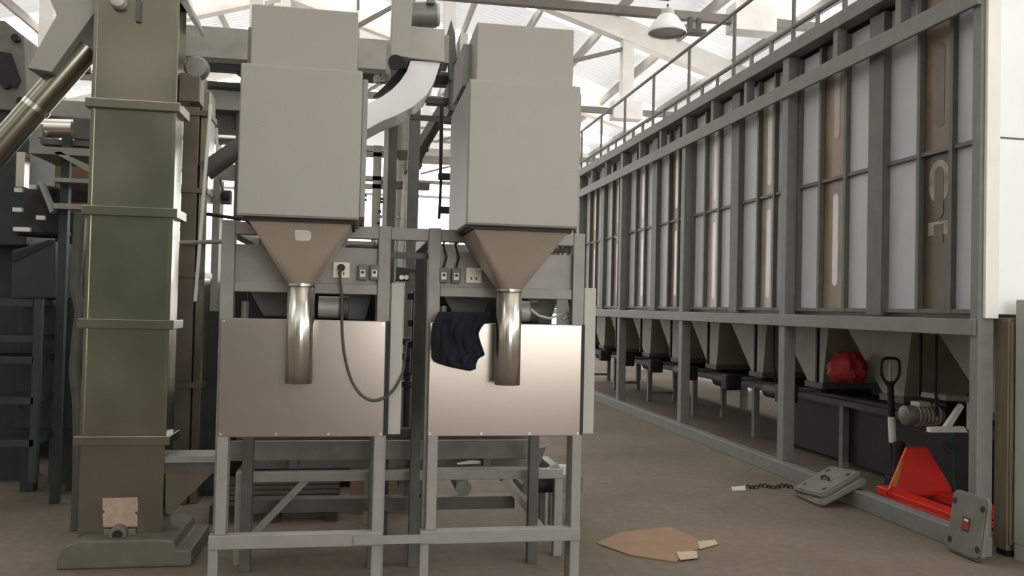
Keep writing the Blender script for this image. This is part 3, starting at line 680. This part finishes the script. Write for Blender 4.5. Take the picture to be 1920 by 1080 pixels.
xx = PY(120, 700, 7.8).x; B().box(xx-0.1, xx+0.12, 7.8, 8.0, 0, 1.6).obj('stand', m_dgrey, dk)
# ragged hose beside elevator
tag(B().tube(smooth_path([PY(u, v, 6.2) for u, v in ((150, 400), (146, 470), (142, 540), (150, 585), (144, 640), (140, 700), (146, 760), (146, 900), (142, 990))]), 0.035, 10).obj('dusty_hose', m_dgrey, None, 0, True), 'thick dusty grey hose hanging behind the left edge of the elevator', 'hose')

# ================================================================== BACKGROUND MACHINERY, MIDDLE
e2 = thing('rear_elevator', 'slim brownish steel elevator leg behind the tall elevator', 'elevator', (-1.3, 6.9, 0))
xa, xb = PY(338, 400, 6.9).x, PY(386, 400, 6.9).x
for k, (a, b_) in enumerate(((0, 0.9), (0.93, 1.75), (1.78, 2.4), (2.43, 3.0), (3.03, 3.35))): B().box(xa, xb-0.07, 6.9, 7.2, a, b_).obj('casing_section', m_elev2, e2, 0.006)
for k, (a, b_) in enumerate(((0, 1.75), (1.78, 3.2))): B().box(xb-0.065, xb, 6.93, 7.2, a, b_).obj('return_leg', m_elev, e2, 0.006)
for z in (0.915, 1.765, 2.415, 3.015): B().box(xa-0.02, xb+0.01, 6.88, 7.22, z-0.02, z+0.02).obj('flange', m_elev2, e2)
B().cyl(PY(395, 196, 6.8), PY(366, 565, 6.8), 0.013, n=10).obj('pale_rod', m_wpaint, e2)
gp = thing('pipe_gantry', 'grey box beams and dark channels of the gantry behind the hopper boxes', 'gantry', (-0.6, 7.6, 0))
B().pbox(340, 60, 736, 119, 7.3, 0.4).obj('main_beam', m_duct, gp, 0.01)
B().pbox(350, 119, 860, 133, 7.45, 0.3).obj('channel', m_black, gp)
B().pprism([(440, 133), (466, 133), (466, 152), (458, 150)], 7.45, 0.1).obj('gusset', m_black, gp)
B().pbox(384, 154, 470, 163, 7.8, 0.2).obj('channel', m_dgrey, gp)
B().pbox(388, 170, 470, 206, 7.9, 0.4).obj('cross_beam', m_duct, gp)
B().pbox(380, 206, 470, 242, 8.1, 0.3).obj('cross_beam', m_dgrey, gp)
B().pbox(380, 260, 470, 267, 8.1, 0.1).obj('thin_rail', m_dgrey, gp)
B().pbox(388, 308, 470, 331, 8.2, 0.3).obj('cross_beam', m_duct, gp)
B().pbox(440, 205, 452, 420, 8.0, 0.1).obj('post', m_dgrey, gp)
B().tube([PY(406, 240, 8.0), PY(407, 270, 8.0), PY(409, 310, 8.0)], 0.014).obj('hanging_rod', m_wpaint, gp)
for u in (300, 760):
    x = PY(u, 500, 7.5).x; B().box(x, x+0.1, 7.5, 7.6, 0, 3.4).obj('post', m_dgrey, gp)
tag(B().cyl(PY(385, 322, 6.9), PY(470, 262, 6.9), 0.075, n=18).obj('inclined_pipe', m_dgrey, None, 0, True), 'dark inclined round pipe passing behind the left hopper box', 'pipe')
eb = thing('control_box', 'small grey switch cabinet on the gantry between elevator and hopper box', 'control box', (-1.1, 7.5, 1.4))
B().pbox(384, 334, 410, 585, 7.5, 0.2).obj('case', m_duct, eb, 0.006)
B().pbox(386, 355, 396, 372, 7.47, 0.03).obj('switch', m_black, eb); B().pbox(384, 378, 394, 392, 7.47, 0.03).obj('switch', m_black, eb)
fl = thing('floodlight', 'small square dark floodlight hung beside the switch cabinet', 'lamp', PY(422, 368, 7.4))
B().pbox(413, 356, 433, 382, 7.4, 0.08).obj('housing', m_dgrey, fl, 0.006)
B().lathe(PY(422, 368, 7.4), (0, -1, 0), [(0, 0.04), (0.02, 0.035), (0.03, 0.015)], 16).obj('lens', m_black, fl, 0, True)
B().tube([PY(412, 334, 7.42), PY(416, 350, 7.42), PY(418, 358, 7.42)], 0.006).obj('wire', m_black, fl)
tag(B().tube([PY(380, 400, 7.0), PY(420, 406, 7.0), PY(470, 413, 7.0)], 0.014).obj('cable_run', m_black), 'black cable run crossing just below the left hopper box', 'cable')
B().cyl(PY(330, 456, 6.8), PY(440, 452, 6.8), 0.018, n=10).obj('air_pipe', m_frame, e2)
# dark fan / stainless branch duct between elevator and left scale
fd = thing('branch_duct', 'shiny forked steel duct in the dark gap behind the elevator', 'duct', (-1.3, 7.6, 0.6))
B().pprism([(347, 614), (375, 614), (375, 640), (365, 645), (347, 640)], 7.6, 0.25).obj('collar', m_steel, fd, 0.01)
B().pprism([(350, 640), (362, 644), (330, 715), (326, 705), (330, 690)], 7.62, 0.2).obj('branch', m_steel, fd, 0.008)
B().pprism([(350, 740), (380, 740), (380, 830), (350, 830)], 7.7, 0.25).obj('lower_case', m_black, fd)
x0_, x1_ = PY(325, 700, 7.9).x, PY(415, 700, 7.9).x
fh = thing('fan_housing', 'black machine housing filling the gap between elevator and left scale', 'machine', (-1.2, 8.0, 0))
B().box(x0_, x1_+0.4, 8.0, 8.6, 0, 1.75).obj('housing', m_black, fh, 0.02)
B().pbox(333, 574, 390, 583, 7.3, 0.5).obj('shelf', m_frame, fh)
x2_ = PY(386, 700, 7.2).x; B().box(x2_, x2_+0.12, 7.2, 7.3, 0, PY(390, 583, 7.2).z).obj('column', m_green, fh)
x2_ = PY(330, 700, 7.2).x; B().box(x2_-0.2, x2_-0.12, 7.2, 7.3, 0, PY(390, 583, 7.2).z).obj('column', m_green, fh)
B().cyl(PY(358, 810, 7.4), PY(358, 840, 7.4), 0.025, n=12).obj('fitting', m_steel, fh)
# airlock with curved chute
al = thing('airlock_feeder', 'grey feeder box with motor and white curved chute between the hopper boxes', 'machine', (0.3, 5.1, 3.0))
B().pprism([(737, -25), (776, -25), (768, 108), (733, 104)], 5.05, 0.30).obj('side_plate', m_box, al, 0.004)
B().pprism([(770, 48), (834, 54), (834, 117), (766, 109)], 5.10, 0.35).obj('body', m_duct, al, 0.006)
B().cyl(PY(768, 28, 5.25), PY(818, 28, 5.25), 0.078, n=24).obj('motor', m_motor, al, 0, True)
B().cyl(PY(818, 28, 5.25), PY(823, 28, 5.25), 0.07, n=24).obj('fan_cover', m_motorw, al, 0, True)
B().pbox(800, -2, 816, 6, 5.15, 0.12).obj('terminal_box', m_motor, al, 0.006)
B().cyl(PY(742, 117, 5.0), PY(742, 117, 5.25), 0.045, n=16).obj('shaft_end', m_black, al, 0, True)
inner = [(770, 113), (762, 134), (750, 152), (735, 168), (715, 182), (686, 196)]
outer = [(686, 244), (715, 228), (745, 216), (775, 200), (800, 178), (815, 152), (826, 117)]
B().pprism(inner+outer, 5.12, 0.32).obj('curved_chute', m_roof, al, 0.003)
ch2 = PY(720, 131, 5.3)
B().pprism([(762, 113), (770, 113), (758, 146), (735, 166), (716, 178), (700, 180), (722, 160), (740, 140)], 5.30, 0.05).obj('chute_bracket', m_black, al)
for u, v in ((707, 150), (722, 148)): 
    c = PY(u, v, 5.32); B().cyl((c.x, 5.32, c.z), (c.x, 5.28, c.z), 0.025, n=12).obj('bolt', m_motor, al)
# chain drive between feeder and right hopper
cdv = thing('chain_drive', 'dark chain drive with guard plate between feeder and right hopper box', 'machine', (0.55, 5.2, 2.9))
B().pprism([(838, 64), (846, 36), (853, 64), (858, 140), (848, 150), (842, 140)], 5.2, 0.05).obj('guard_plate', m_dgrey, cdv)
B().pbox(862, 62, 878, 104, 5.15, 0.2).obj('bearing_block', m_motorw, cdv, 0.004)
B().lathe(PY(868, 122, 5.15), (0, -1, 0), [(0, 0.05), (0.03, 0.05)], 18).obj('sprocket', m_black, cdv)
B().pbox(834, 66, 842, 118, 5.18, 0.2).obj('edge_plate', m_frame, cdv)
B().pbox(842, 145, 892, 210, 5.25, 0.4).obj('gear_box', m_dgrey, cdv, 0.01)
B().pbox(800, 183, 846, 194, 5.35, 0.08).obj('channel', m_dgrey, cdv)
B().pbox(770, 217, 860, 226, 5.35, 0.03).obj('rod', m_dgrey, cdv)
B().pbox(818, 142, 846, 152, 5.35, 0.08).obj('channel', m_black, cdv)
lr = thing('lever_rod', 'black lever rod with two clamps hanging beside the right hopper box', 'rod', PY(827, 410, 4.9))
B().pprism([(825, 200), (832, 200), (829, 330), (823, 330)], 4.9, 0.015).obj('rod', m_black, lr)
B().pprism([(825, 330), (830, 330), (826, 410), (821, 410)], 4.9, 0.015).obj('rod', m_black, lr)
for v in (331, 394): B().pbox(822, v-7, 846, v+6, 4.88, 0.03).obj('clamp', m_black, lr, 0.004)
# centre posts
cp = thing('centre_support', 'pair of grey steel posts standing between the two hopper boxes', 'support', (0.15, 5.9, 0))
x = PY(717, 400, 5.9).x; zt = PY(720, 80, 5.9).z
B().box(x, x+0.03, 5.9, 5.98, 0, zt).obj('post_edge', m_duct, cp); B().box(x+0.03, x+0.09, 5.92, 5.98, 0, zt).obj('post', m_dgrey, cp)
x = PY(697, 400, 6.2).x; zz = PY(700, 272, 6.2).z; B().box(x, x+0.06, 6.2, 6.26, 0, zz).obj('post', m_duct, cp)
for v in (285, 330, 345): B().pbox(676, v, 722, v+8, 6.2, 0.05).obj('rung', m_duct, cp)
for u, v in ((716, 372), (716, 378), (712, 396), (710, 418), (685, 366), (685, 374)): B().pbox(u-3, v-2, u+3, v+2, 5.88, 0.04).obj('bolt', m_black, cp)
# far conveyor, tanks and ducts seen through the gap
fc = thing('inclined_conveyor', 'dark inclined conveyor rising far behind the gap between hopper boxes', 'conveyor', (1.0, 12.0, 0))
a, b_ = PY(764, 318, 12), PY(838, 195, 11); B().bar(a, b_, 0.12, 0.14).obj('truss', m_dgrey, fc)
a2, b2 = PY(779, 318, 12), PY(832, 215, 11); B().bar(a2, b2, 0.03, 0.04).obj('side_rail', m_dgrey, fc)
B().pbox(764, 285, 792, 312, 11.9, 0.3).obj('tail_box', m_dgrey, fc, 0.01)
B().bar(PY(760, 318, 12.1), (PY(742, 400, 12.1).x, 12.1, 0), 0.05, 0.05).obj('support', m_duct, fc)
B().pbox(700, 340, 806, 352, 12.2, 0.2).obj('cross_beam', m_dgrey, fc)
B().pbox(700, 404, 775, 409, 12.2, 0.1).obj('thin_rail', m_duct, fc)
x = PY(700, 400, 12.2).x; B().box(x, x+0.1, 12.2, 12.3, 0, PY(700, 340, 12.2).z).obj('support', m_dgrey, fc)
tk = thing('grey_tank', 'pale grey tank standing far behind the centre posts', 'tank', (0.7, 13, 0))
c = PY(757, 320, 13)
B().lathe((c.x, 13, 0), (0, 0, 1), [(1.2, 0.05), (1.5, 0.11), (PY(757, 343, 13).z, 0.11), (PY(757, 302, 13).z, 0.11)], 20).obj('shell', m_duct, tk, 0, True)
for sx in (-0.1, 0.1): B().box(c.x+sx-0.015, c.x+sx+0.015, 12.98, 13.02, 0, 2.2).obj('leg', m_duct, tk)
fu = thing('upper_duct', 'round blue grey duct high up behind the curved chute', 'duct', (0.5, 10, 3.4))
B().cyl(PY(755, 200, 10), PY(755, 285, 10), 0.13, n=20).obj('shell', m_motor, fu, 0, True)
B().cyl(PY(755, 285, 10), PY(755, 300, 10), 0.13, 0.05, n=20).obj('cone', m_motor, fu, 0, True)
for sx in (-0.12, 0.12): B().cyl(PY(755, 243, 10)+Vector((sx, 0, 0)), (PY(755, 243, 10).x+sx, 10, 0), 0.02, n=8).obj('leg', m_duct, fu)
fr2 = thing('far_platform', 'far grey platform with thin railings beyond the gap between boxes', 'platform', (1.1, 14, 0))
B().pbox(742, 238, 860, 242, 13.5, 0.04).obj('rail', m_duct, fr2); B().pbox(742, 262, 860, 266, 13.5, 0.04).obj('rail', m_duct, fr2)
for u in (768, 778, 800, 845): B().pbox(u, 238, u+4, 285, 13.5, 0.04).obj('baluster', m_duct, fr2)
B().pbox(742, 278, 862, 292, 13.5, 0.8).obj('deck', m_motorw, fr2)
for u in (745, 850): x = PY(u, 400, 13.6).x; B().box(x, x+0.1, 13.6, 13.7, 0, PY(800, 285, 13.6).z).obj('post', m_duct, fr2)
# dark machine column between the scales
bm_ = thing('dark_column', 'dark iron machine column seen in the gap between the two scales', 'machine', (0.4, 5.6, 0))
x0_, x1_ = PY(778, 600, 5.6).x, PY(800, 600, 5.6).x
B().box(x0_, x1_+0.05, 5.6, 5.75, 0, PY(790, 452, 5.6).z).obj('column', m_dgrey, bm_, 0.006)
B().pbox(772, 545, 782, 700, 5.58, 0.1).obj('side_rail', m_black, bm_)
for v in (550, 600, 640): B().pbox(764, v, 780, v+12, 5.58, 0.06).obj('lug', m_black, bm_, 0.004)
B().pprism([(742, 500), (768, 502), (768, 526), (742, 526)], 5.3, 0.2).obj('valve_block', m_dgrey, bm_, 0.006)
B().pbox(768, 505, 800, 512, 5.36, 0.05).obj('valve_arm', m_dgrey, bm_)
for u in (753, 762): B().cyl(PY(u, 520, 5.3), PY(u, 520, 5.28), 0.015, n=10).obj('nut', m_steel, bm_)
vm = thing('valve_stack', 'black pipe fittings stacked behind the side cover of the left scale', 'pipe fitting', (0.38, 6.8, 0))
for v, r in ((640, 0.05), (668, 0.06), (695, 0.05), (720, 0.055)):
    c = PY(765, v, 6.8); B().lathe(c, (0, 0, 1), [(-0.03, r*0.6), (-0.02, r), (0.02, r), (0.03, r*0.6)], 14).obj('fitting', m_black, vm, 0, True)
c = PY(765, 640, 6.8); B().cyl((c.x, 6.8, 0), (c.x, 6.8, c.z), 0.025, n=10).obj('pipe', m_black, vm)

# ================================================================== SEWING CONVEYOR BEHIND THE SCALE LEGS
tb = thing('bag_conveyor', 'low grey bag conveyor on braced legs behind the bagging scales', 'conveyor', (0.3, 5.4, 0))
xl, xr = PY(440, 950, 5.3).x, PY(1055, 950, 5.3).x; ztop = 0.55
B().box(xl, xr, 5.30, 5.36, ztop-0.06, ztop).obj('front_rail', m_frame, tb, 0.004)
B().box(xl, xr, 5.72, 5.78, ztop-0.06, ztop).obj('rear_rail', m_frame, tb, 0.004)
for x in (xl, xr-0.055):
    for y in (5.30, 5.72): B().box(x, x+0.055, y, y+0.06, 0.0, ztop-0.06).obj('leg', m_frame, tb, 0.004)
    B().box(x, x+0.055, 5.36, 5.72, ztop-0.06, ztop).obj('end_rail', m_frame, tb)
B().bar(PY(575, 898, 5.33), PY(462, 1014, 5.33), 0.04, 0.05, (0, 1, 0)).obj('brace', m_frame, tb)
B().bar(PY(942, 898, 5.33), PY(1028, 1004, 5.33), 0.04, 0.05, (0, 1, 0)).obj('brace', m_frame, tb)
B().box(xl-0.05, PY(1010, 850, 5.4).x, 5.40, 5.43, 0.60, 0.72).obj('side_board', m_iron, tb, 0.004)
B().box(xl-0.05, xr-0.1, 5.66, 5.69, 0.60, 0.76).obj('rear_board', m_dgrey, tb, 0.004)
B().box(xl-0.05, xr-0.15, 5.43, 5.66, 0.61, 0.63).obj('belt', m_rubber, tb)
B().pprism([(1005, 842), (1024, 838), (1012, 872), (995, 882)], 5.38, 0.04).obj('end_plate', m_dgrey, tb)
for x in (xl+0.3, xl+0.9, xl+1.5): B().box(x, x+0.05, 5.40, 5.69, ztop, 0.60).obj('riser', m_dgrey, tb)
for u in (760, 865, 985): 
    c = PY(u, 908, 5.5); B().cyl((c.x, 5.38, c.z), (c.x, 5.70, c.z), 0.05, n=16).obj('return_roller', m_motor, tb, 0, True)
B().pprism([(1002, 893), (1045, 868), (1056, 884), (1030, 890)], 5.36, 0.03).obj('corner_bracket', m_frame, tb)
cm = PY(990, 885, 5.6); B().cyl((cm.x-0.05, 5.5, 0.42), (cm.x+0.16, 5.5, 0.42), 0.06, n=16).obj('drive_motor', m_black, tb, 0, True)
B().box(PY(600, 930, 5.6).x-0.4, PY(960, 930, 5.6).x, 5.5, 5.6, 0.26, 0.34).obj('lower_rail', m_dgrey, tb)
B().pbox(1012, 925, 1022, 1000, 5.5, 0.05).obj('rear_strut', m_dgrey, tb)
tag(B().pprism([(857, 868), (872, 865), (880, 863), (902, 864), (901, 869), (858, 871)], 5.45, 0.08).obj('paper_scrap', m_paper), 'small white scrap of paper lying on the bag conveyor', 'paper')
for o in [bpy.data.objects['paper_scrap']]:
    pass
cx_ = thing('carton', 'brown cardboard carton standing on the floor behind the bag conveyor', 'box', (0.2, 6.5, 0))
x0_, x1_ = PY(655, 950, 6.5).x, PY(776, 950, 6.5).x
B().box(x0_, x1_, 6.5, 6.9, 0, 0.34).obj('body', m_card2, cx_, 0.004)
B().box(x0_-0.002, (x0_+x1_)/2-0.003, 6.498, 6.9, 0.34, 0.345).obj('flap', m_card2, cx_); B().box((x0_+x1_)/2+0.003, x1_+0.002, 6.498, 6.9, 0.34, 0.345).obj('flap', m_card2, cx_)
ps = thing('bag_pallet', 'dark wooden pallet lying in the shade under the bag conveyor', 'pallet', (-0.3, 6.6, 0))
for k in range(5): B().box(-1.0+0.0, -0.12, 6.3+0.18*k, 6.43+0.18*k, 0.10, 0.125).obj('plank', m_wood, ps)
for x in (-1.0, -0.6, -0.2): B().box(x, x+0.08, 6.3, 7.15, 0, 0.10).obj('bearer', m_wood, ps)
lb = thing('dark_filler_block', 'low black block added to darken the space behind the bag conveyor', 'machine', (-0.4, 7.6, 0))
B().box(-0.72, 0.08, 7.4, 8.3, 0.08, 0.82).obj('body', m_black, lb, 0.02)  # black block added to darken the area behind the conveyor legs
B().box(-0.66, 0.02, 7.5, 8.2, 0, 0.08).obj('plinth', m_black, lb)
B().box(-0.60, -0.05, 7.38, 7.4, 0.2, 0.6).obj('access_panel', m_green, lb, 0.005)
ws = thing('drive_unit', 'grey drive unit on a stand at the right end of the bag conveyor', 'machine', (1.5, 6.0, 0))
x0_ = PY(1030, 940, 6.0).x
B().box(x0_, x0_+0.25, 6.0, 6.25, 0.25, 0.36).obj('drive_box', m_iron, ws, 0.01)
for x in (x0_+0.02, x0_+0.19): B().box(x, x+0.04, 6.05, 6.2, 0, 0.25).obj('leg', m_dgrey, ws)
B().cyl((x0_+0.12, 6.12, 0.36), (x0_+0.12, 6.12, 0.42), 0.05, n=14).obj('hub', m_motorw, ws, 0, True)

# ================================================================== FLOOR ITEMS
# cardboard sheet
cb = thing('cardboard_sheet', 'flat torn cardboard sheet lying on the concrete floor', 'cardboard', PZ(1230, 1020))
def flat(px, th, m, name, par, lift=0.0):
    pts = [PZ(u, v) for u, v in px]; vs = []
    return B().prism([(p.x, p.y, p.z+0.002+lift) for p in pts], (0, 0, th)).obj(name, m, par)
flat([(1118, 1020), (1165, 1000), (1255, 990), (1308, 1012), (1318, 1028), (1282, 1040), (1268, 1056), (1180, 1042)], 0.007, m_card, 'sheet', cb)
flat([(1308, 1018), (1340, 1015), (1346, 1022), (1312, 1032)], 0.006, m_flap, 'torn_flap', cb, 0.004)
flat([(1268, 1040), (1306, 1038), (1308, 1050), (1275, 1054)], 0.006, m_flap, 'torn_flap', cb, 0.010)
# small chain with tag
chn = thing('chain_scrap', 'dark length of chain with a white end lying on the floor', 'chain', PZ(1430, 915))
for k in range(11):
    p = PZ(1402+8*k, 915+2*math.sin(k*1.3)); o = B()
    o.lathe((p.x, p.y, 0.012), (0.3, 1, 0.4 if k % 2 else 0), [(-0.006, 0.010), (-0.006, 0.022), (0.006, 0.022), (0.006, 0.010), (-0.006, 0.010)], 12, False).obj('chain_link', m_black, chn)
flat([(1371, 916), (1398, 913), (1398, 920), (1374, 921)], 0.012, m_plastic, 'white_tag', chn)
# square test weights / cast plates
def plate(root_m, name, label, hole_pts, sx, sy, th, extras):
    t = thing(name, label, 'metal plate', (0, 0, 0), 'cast iron plates')
    bm = bmesh.new()
    ch = 0.03; o_ = [(-sx+ch, -sy), (sx-ch, -sy), (sx, -sy+ch), (sx, sy-ch), (sx-ch, sy), (-sx+ch, sy), (-sx, sy-ch), (-sx, -sy+ch)]
    body = B().prism([(x, y, 0) for x, y in o_], (0, 0, th)).obj('body', m_iron, t, 0.006)
    rim = B().prism([(x*0.93, y*0.93, th) for x, y in o_], (0, 0, 0.008)).obj('raised_face', m_iron, t, 0.003)
    for x, y in hole_pts: B().cyl((x, y, th+0.0075), (x, y, th+0.0088), 0.022, n=16).obj('bolt_hole', m_black, t)
    extras(t, th)
    t.matrix_world = root_m
    return t
def handle(t, th):
    B().tube([(-0.05, -0.01, th), (-0.045, 0.0, th+0.03), (0.0, 0.005, th+0.04), (0.045, 0.0, th+0.03), (0.05, -0.01, th)], 0.009).obj('handle', m_black, t, 0, True)
def window_x(t, th):
    B().box(-0.035, 0.035, -0.045, 0.045, th+0.0075, th+0.009).obj('recess', m_black, t)
    B().box(-0.03, 0.03, -0.035, 0.02, th+0.009, th+0.0105).obj('red_sticker', m_redbag, t)
    B().box(-0.02, 0.02, 0.022, 0.036, th+0.009, th+0.0105).obj('white_sticker', m_paper, t)
hp_ = [(-0.13, -0.13), (0.13, -0.13), (0.13, 0.13), (-0.13, 0.13)]
def basis(o, xa, ya):
    xa = Vector(xa).normalized(); ya = Vector(ya); ya = (ya-xa*ya.dot(xa)).normalized(); za = xa.cross(ya)
    m = Matrix((xa, ya, za)).transposed().to_4x4(); m.translation = Vector(o); return m

DXP = Vector((0.909, 0, 0.416)); c1 = Vector((3.735, 6.63, 0.0))+DXP*0.235
plate(basis(c1, (0, -1, 0.0), DXP), 'cast_plate', 'lower tilted cast iron plate on the floor, leaning on the bin sill', [], 0.215, 0.235, 0.03, lambda t, th: None)
nz_ = Vector((-0.416, 0, 0.909))
plate(basis(c1+nz_*0.0395+DXP*0.015+Vector((0, 0.05, 0)), (0.12, -1, 0.05), DXP), 'cast_plate', 'upper cast iron plate with four holes and a handle, stacked tilted', hp_, 0.20, 0.22, 0.03, handle)
tl = math.radians(8); upv = Vector((math.sin(tl), 0, math.cos(tl)))
plate(basis(Vector((3.965, 5.02, 0))+upv*0.21, (0, -1, 0), upv), 'cast_plate', 'cast iron plate standing upright against the end post, with a red sticker', hp_, 0.165, 0.205, 0.03, window_x)
# pallet truck
pj = thing('pallet_truck', 'red hand pallet truck with a black handle parked under the grain bins', 'pallet truck', (4.64, 6.4, 0))
for x in (4.36, 4.76):
    f_ = B().box(x, x+0.16, 5.42, 6.48, 0.075, 0.115).box(x, x+0.012, 5.42, 6.48, 0.045, 0.075).box(x+0.148, x+0.16, 5.42, 6.48, 0.045, 0.075).obj('fork', m_red, pj, 0.006)
    B().cyl((x+0.05, 5.60, 0.037), (x+0.11, 5.60, 0.037), 0.037, n=14).obj('load_wheel', m_black, pj, 0, True)
B().prism([(4.35, 6.42, 0.08), (4.93, 6.42, 0.08), (4.93, 6.42, 0.14), (4.75, 6.50, 0.47), (4.56, 6.50, 0.47), (4.35, 6.42, 0.14)], (0, 0.03, 0)).obj('cover_plate', m_red, pj, 0.008)
B().box(4.36, 4.92, 6.45, 6.62, 0.06, 0.13).obj('cross_member', m_red, pj, 0.008)
B().prism([(4.37, 6.417, 0.16), (4.41, 6.417, 0.16), (4.52, 6.47, 0.38), (4.49, 6.47, 0.38)], (0, 0.003, 0)).obj('yellow_sticker', m_yel, pj)
B().cyl((4.64, 6.72, 0.16), (4.64, 6.72, 0.48), 0.05, n=18).obj('pump', m_black, pj, 0, True)
B().box(4.54, 4.74, 6.53, 6.78, 0.13, 0.19).obj('pump_base', m_black, pj, 0.01)
for dx in (-0.07, 0.03): B().cyl((4.64+dx, 6.74, 0.09), (4.64+dx+0.045, 6.74, 0.09), 0.088, n=18).obj('steer_wheel', m_black, pj, 0, True)
hb, ht = Vector((4.63, 6.78, 0.26)), Vector((4.60, 6.80, 1.0))
def hpnt(f): return hb.lerp(ht, f)
B().cyl(hpnt(0), hpnt(0.28), 0.03, n=12).obj('handle_shaft', m_black, pj, 0, True)
B().cyl(hpnt(0.28), hpnt(0.58), 0.032, n=12).obj('handle_sleeve', m_wpaint, pj, 0, True)
B().cyl(hpnt(0.58), hpnt(1.0), 0.028, n=12).obj('handle_shaft', m_black, pj, 0, True)
B().tube(smooth_path([ht+Vector(q) for q in ((0, 0, -0.06), (-0.05, 0, 0.0), (-0.085, 0, 0.06), (-0.085, 0, 0.16), (-0.06, 0, 0.195), (0, 0, 0.2), (0.06, 0, 0.195), (0.085, 0, 0.16), (0.085, 0, 0.06), (0.05, 0, 0), (0, 0, -0.06))]), 0.013, 8).obj('handle_loop', m_black, pj, 0, True)
B().bar(ht+Vector((0, 0, -0.05)), ht+Vector((0, 0, 0.15)), 0.02, 0.02).obj('release_lever', m_motorw, pj)
# red sack around a hopper outlet
def sack():
    c = Vector((4.57, 7.42, 0.94)); b = B(); rings = []; n = 28
    for j, (z, r) in enumerate(((0.0, 0.10), (0.015, 0.20), (0.06, 0.245), (0.12, 0.255), (0.18, 0.235), (0.23, 0.18), (0.27, 0.15))):
        r *= 0.68
        rings.append([c+Vector(((r+0.018*math.sin(7*t+j)+0.012*math.sin(13*t-j*1.7))*math.cos(t), (r+0.018*math.sin(7*t+j)+0.012*math.sin(11*t+j))*math.sin(t), z+0.012*math.sin(5*t+j))) for t in [2*math.pi*i/n for i in range(n)]])
    b.loft(rings); return tag(b.obj('red_sack', m_redbag, None, 0, True), 'crumpled red woven sack hung against a hopper above the pallet truck', 'sack')
sack()
tw = thing('green_twine', 'bundle of dark green twine hanging below the white motor bracket', 'twine', PY(1790, 812, 5.9))
B().tube(smooth_path([PY(u, v, 5.93) for u, v in ((1790, 811), (1784, 830), (1796, 846), (1782, 840), (1770, 826), (1790, 836), (1794, 852), (1778, 848), (1766, 832), (1788, 844), (1788, 880), (1790, 925))]), 0.008, 6).obj('strands', m_ginsul, tw, 0, True)
# cabinets at the end of the bins
bc_ = thing('brown_cabinet', 'narrow brown cabinet standing under the white bin end', 'cabinet', (4.5, 5.1, 0))
B().box(4.235, 4.56, 4.99, 5.11, 0.04, 1.575).obj('body', m_brown, bc_, 0.006)
B().box(4.245, 4.55, 4.975, 4.99, 0.08, 1.55).obj('door', m_brown, bc_, 0.004)
B().box(4.25, 4.54, 5.0, 5.10, 0.0, 0.04).obj('plinth', m_black, bc_)
gcb = thing('grey_cabinet', 'pale grey green electrical cabinet standing beside the brown cabinet', 'cabinet', (4.5, 4.6, 0))
xg = PY(1903, 700, 4.96).x
B().box(xg, xg+0.42, 4.72, 4.96, 0.10, PY(1912, 560, 4.72).z).obj('body', m_cab, gcb, 0.008)
dr_ = B().box(xg+0.012, xg+0.41, 4.705, 4.72, 0.42, PY(1912, 566, 4.72).z).obj('door', m_cab, gcb, 0.004)
B().box(xg+0.02, xg+0.045, 4.69, 4.705, 1.0, 1.12).obj('door_handle', m_black, dr_, 0.003)
B().box(xg+0.012, xg+0.41, 4.708, 4.72, 0.14, 0.40).obj('lower_panel', m_cab, gcb, 0.004)
for x in (xg, xg+0.36): B().box(x, x+0.06, 4.73, 4.95, 0, 0.10).obj('foot', m_cab, gcb)

gm_ = thing('unseen_green_machine', 'tall green machine added out of view so its colour shows in the elevator casing', 'machine', (-4.2, -5.5, 0))
mg = mat('bright_green_machine_paint', rgb(14, 112, 68), 0.5, 0, 0.1, 4)
B().box(-4.8, -3.3, -6.2, -5.0, 0.6, 4.6).obj('body', mg, gm_, 0.03)  # added behind the camera so the elevator steel reflects green
B().prism([(-4.7, -6.0, 4.6), (-3.7, -6.0, 4.6), (-3.95, -6.0, 5.2), (-4.45, -6.0, 5.2)], (0, 0.8, 0)).obj('inlet_hood', mg, gm_, 0.02)
for x in (-4.85, -3.65):
    for y in (-6.15, -5.15): B().box(x, x+0.1, y, y+0.1, 0, 0.6).obj('leg', mg, gm_)
B().box(-4.6, -3.8, -5.0, -4.98, 1.2, 2.4).obj('door', mg, gm_, 0.01)

for k in range(4):
    p = PY(1042+9*k, 468, 4.19); B().box(p.x-0.007, p.x+0.007, 4.196, 4.20, p.z-0.018, p.z+0.018).obj('vent_slot', m_black, sc2)
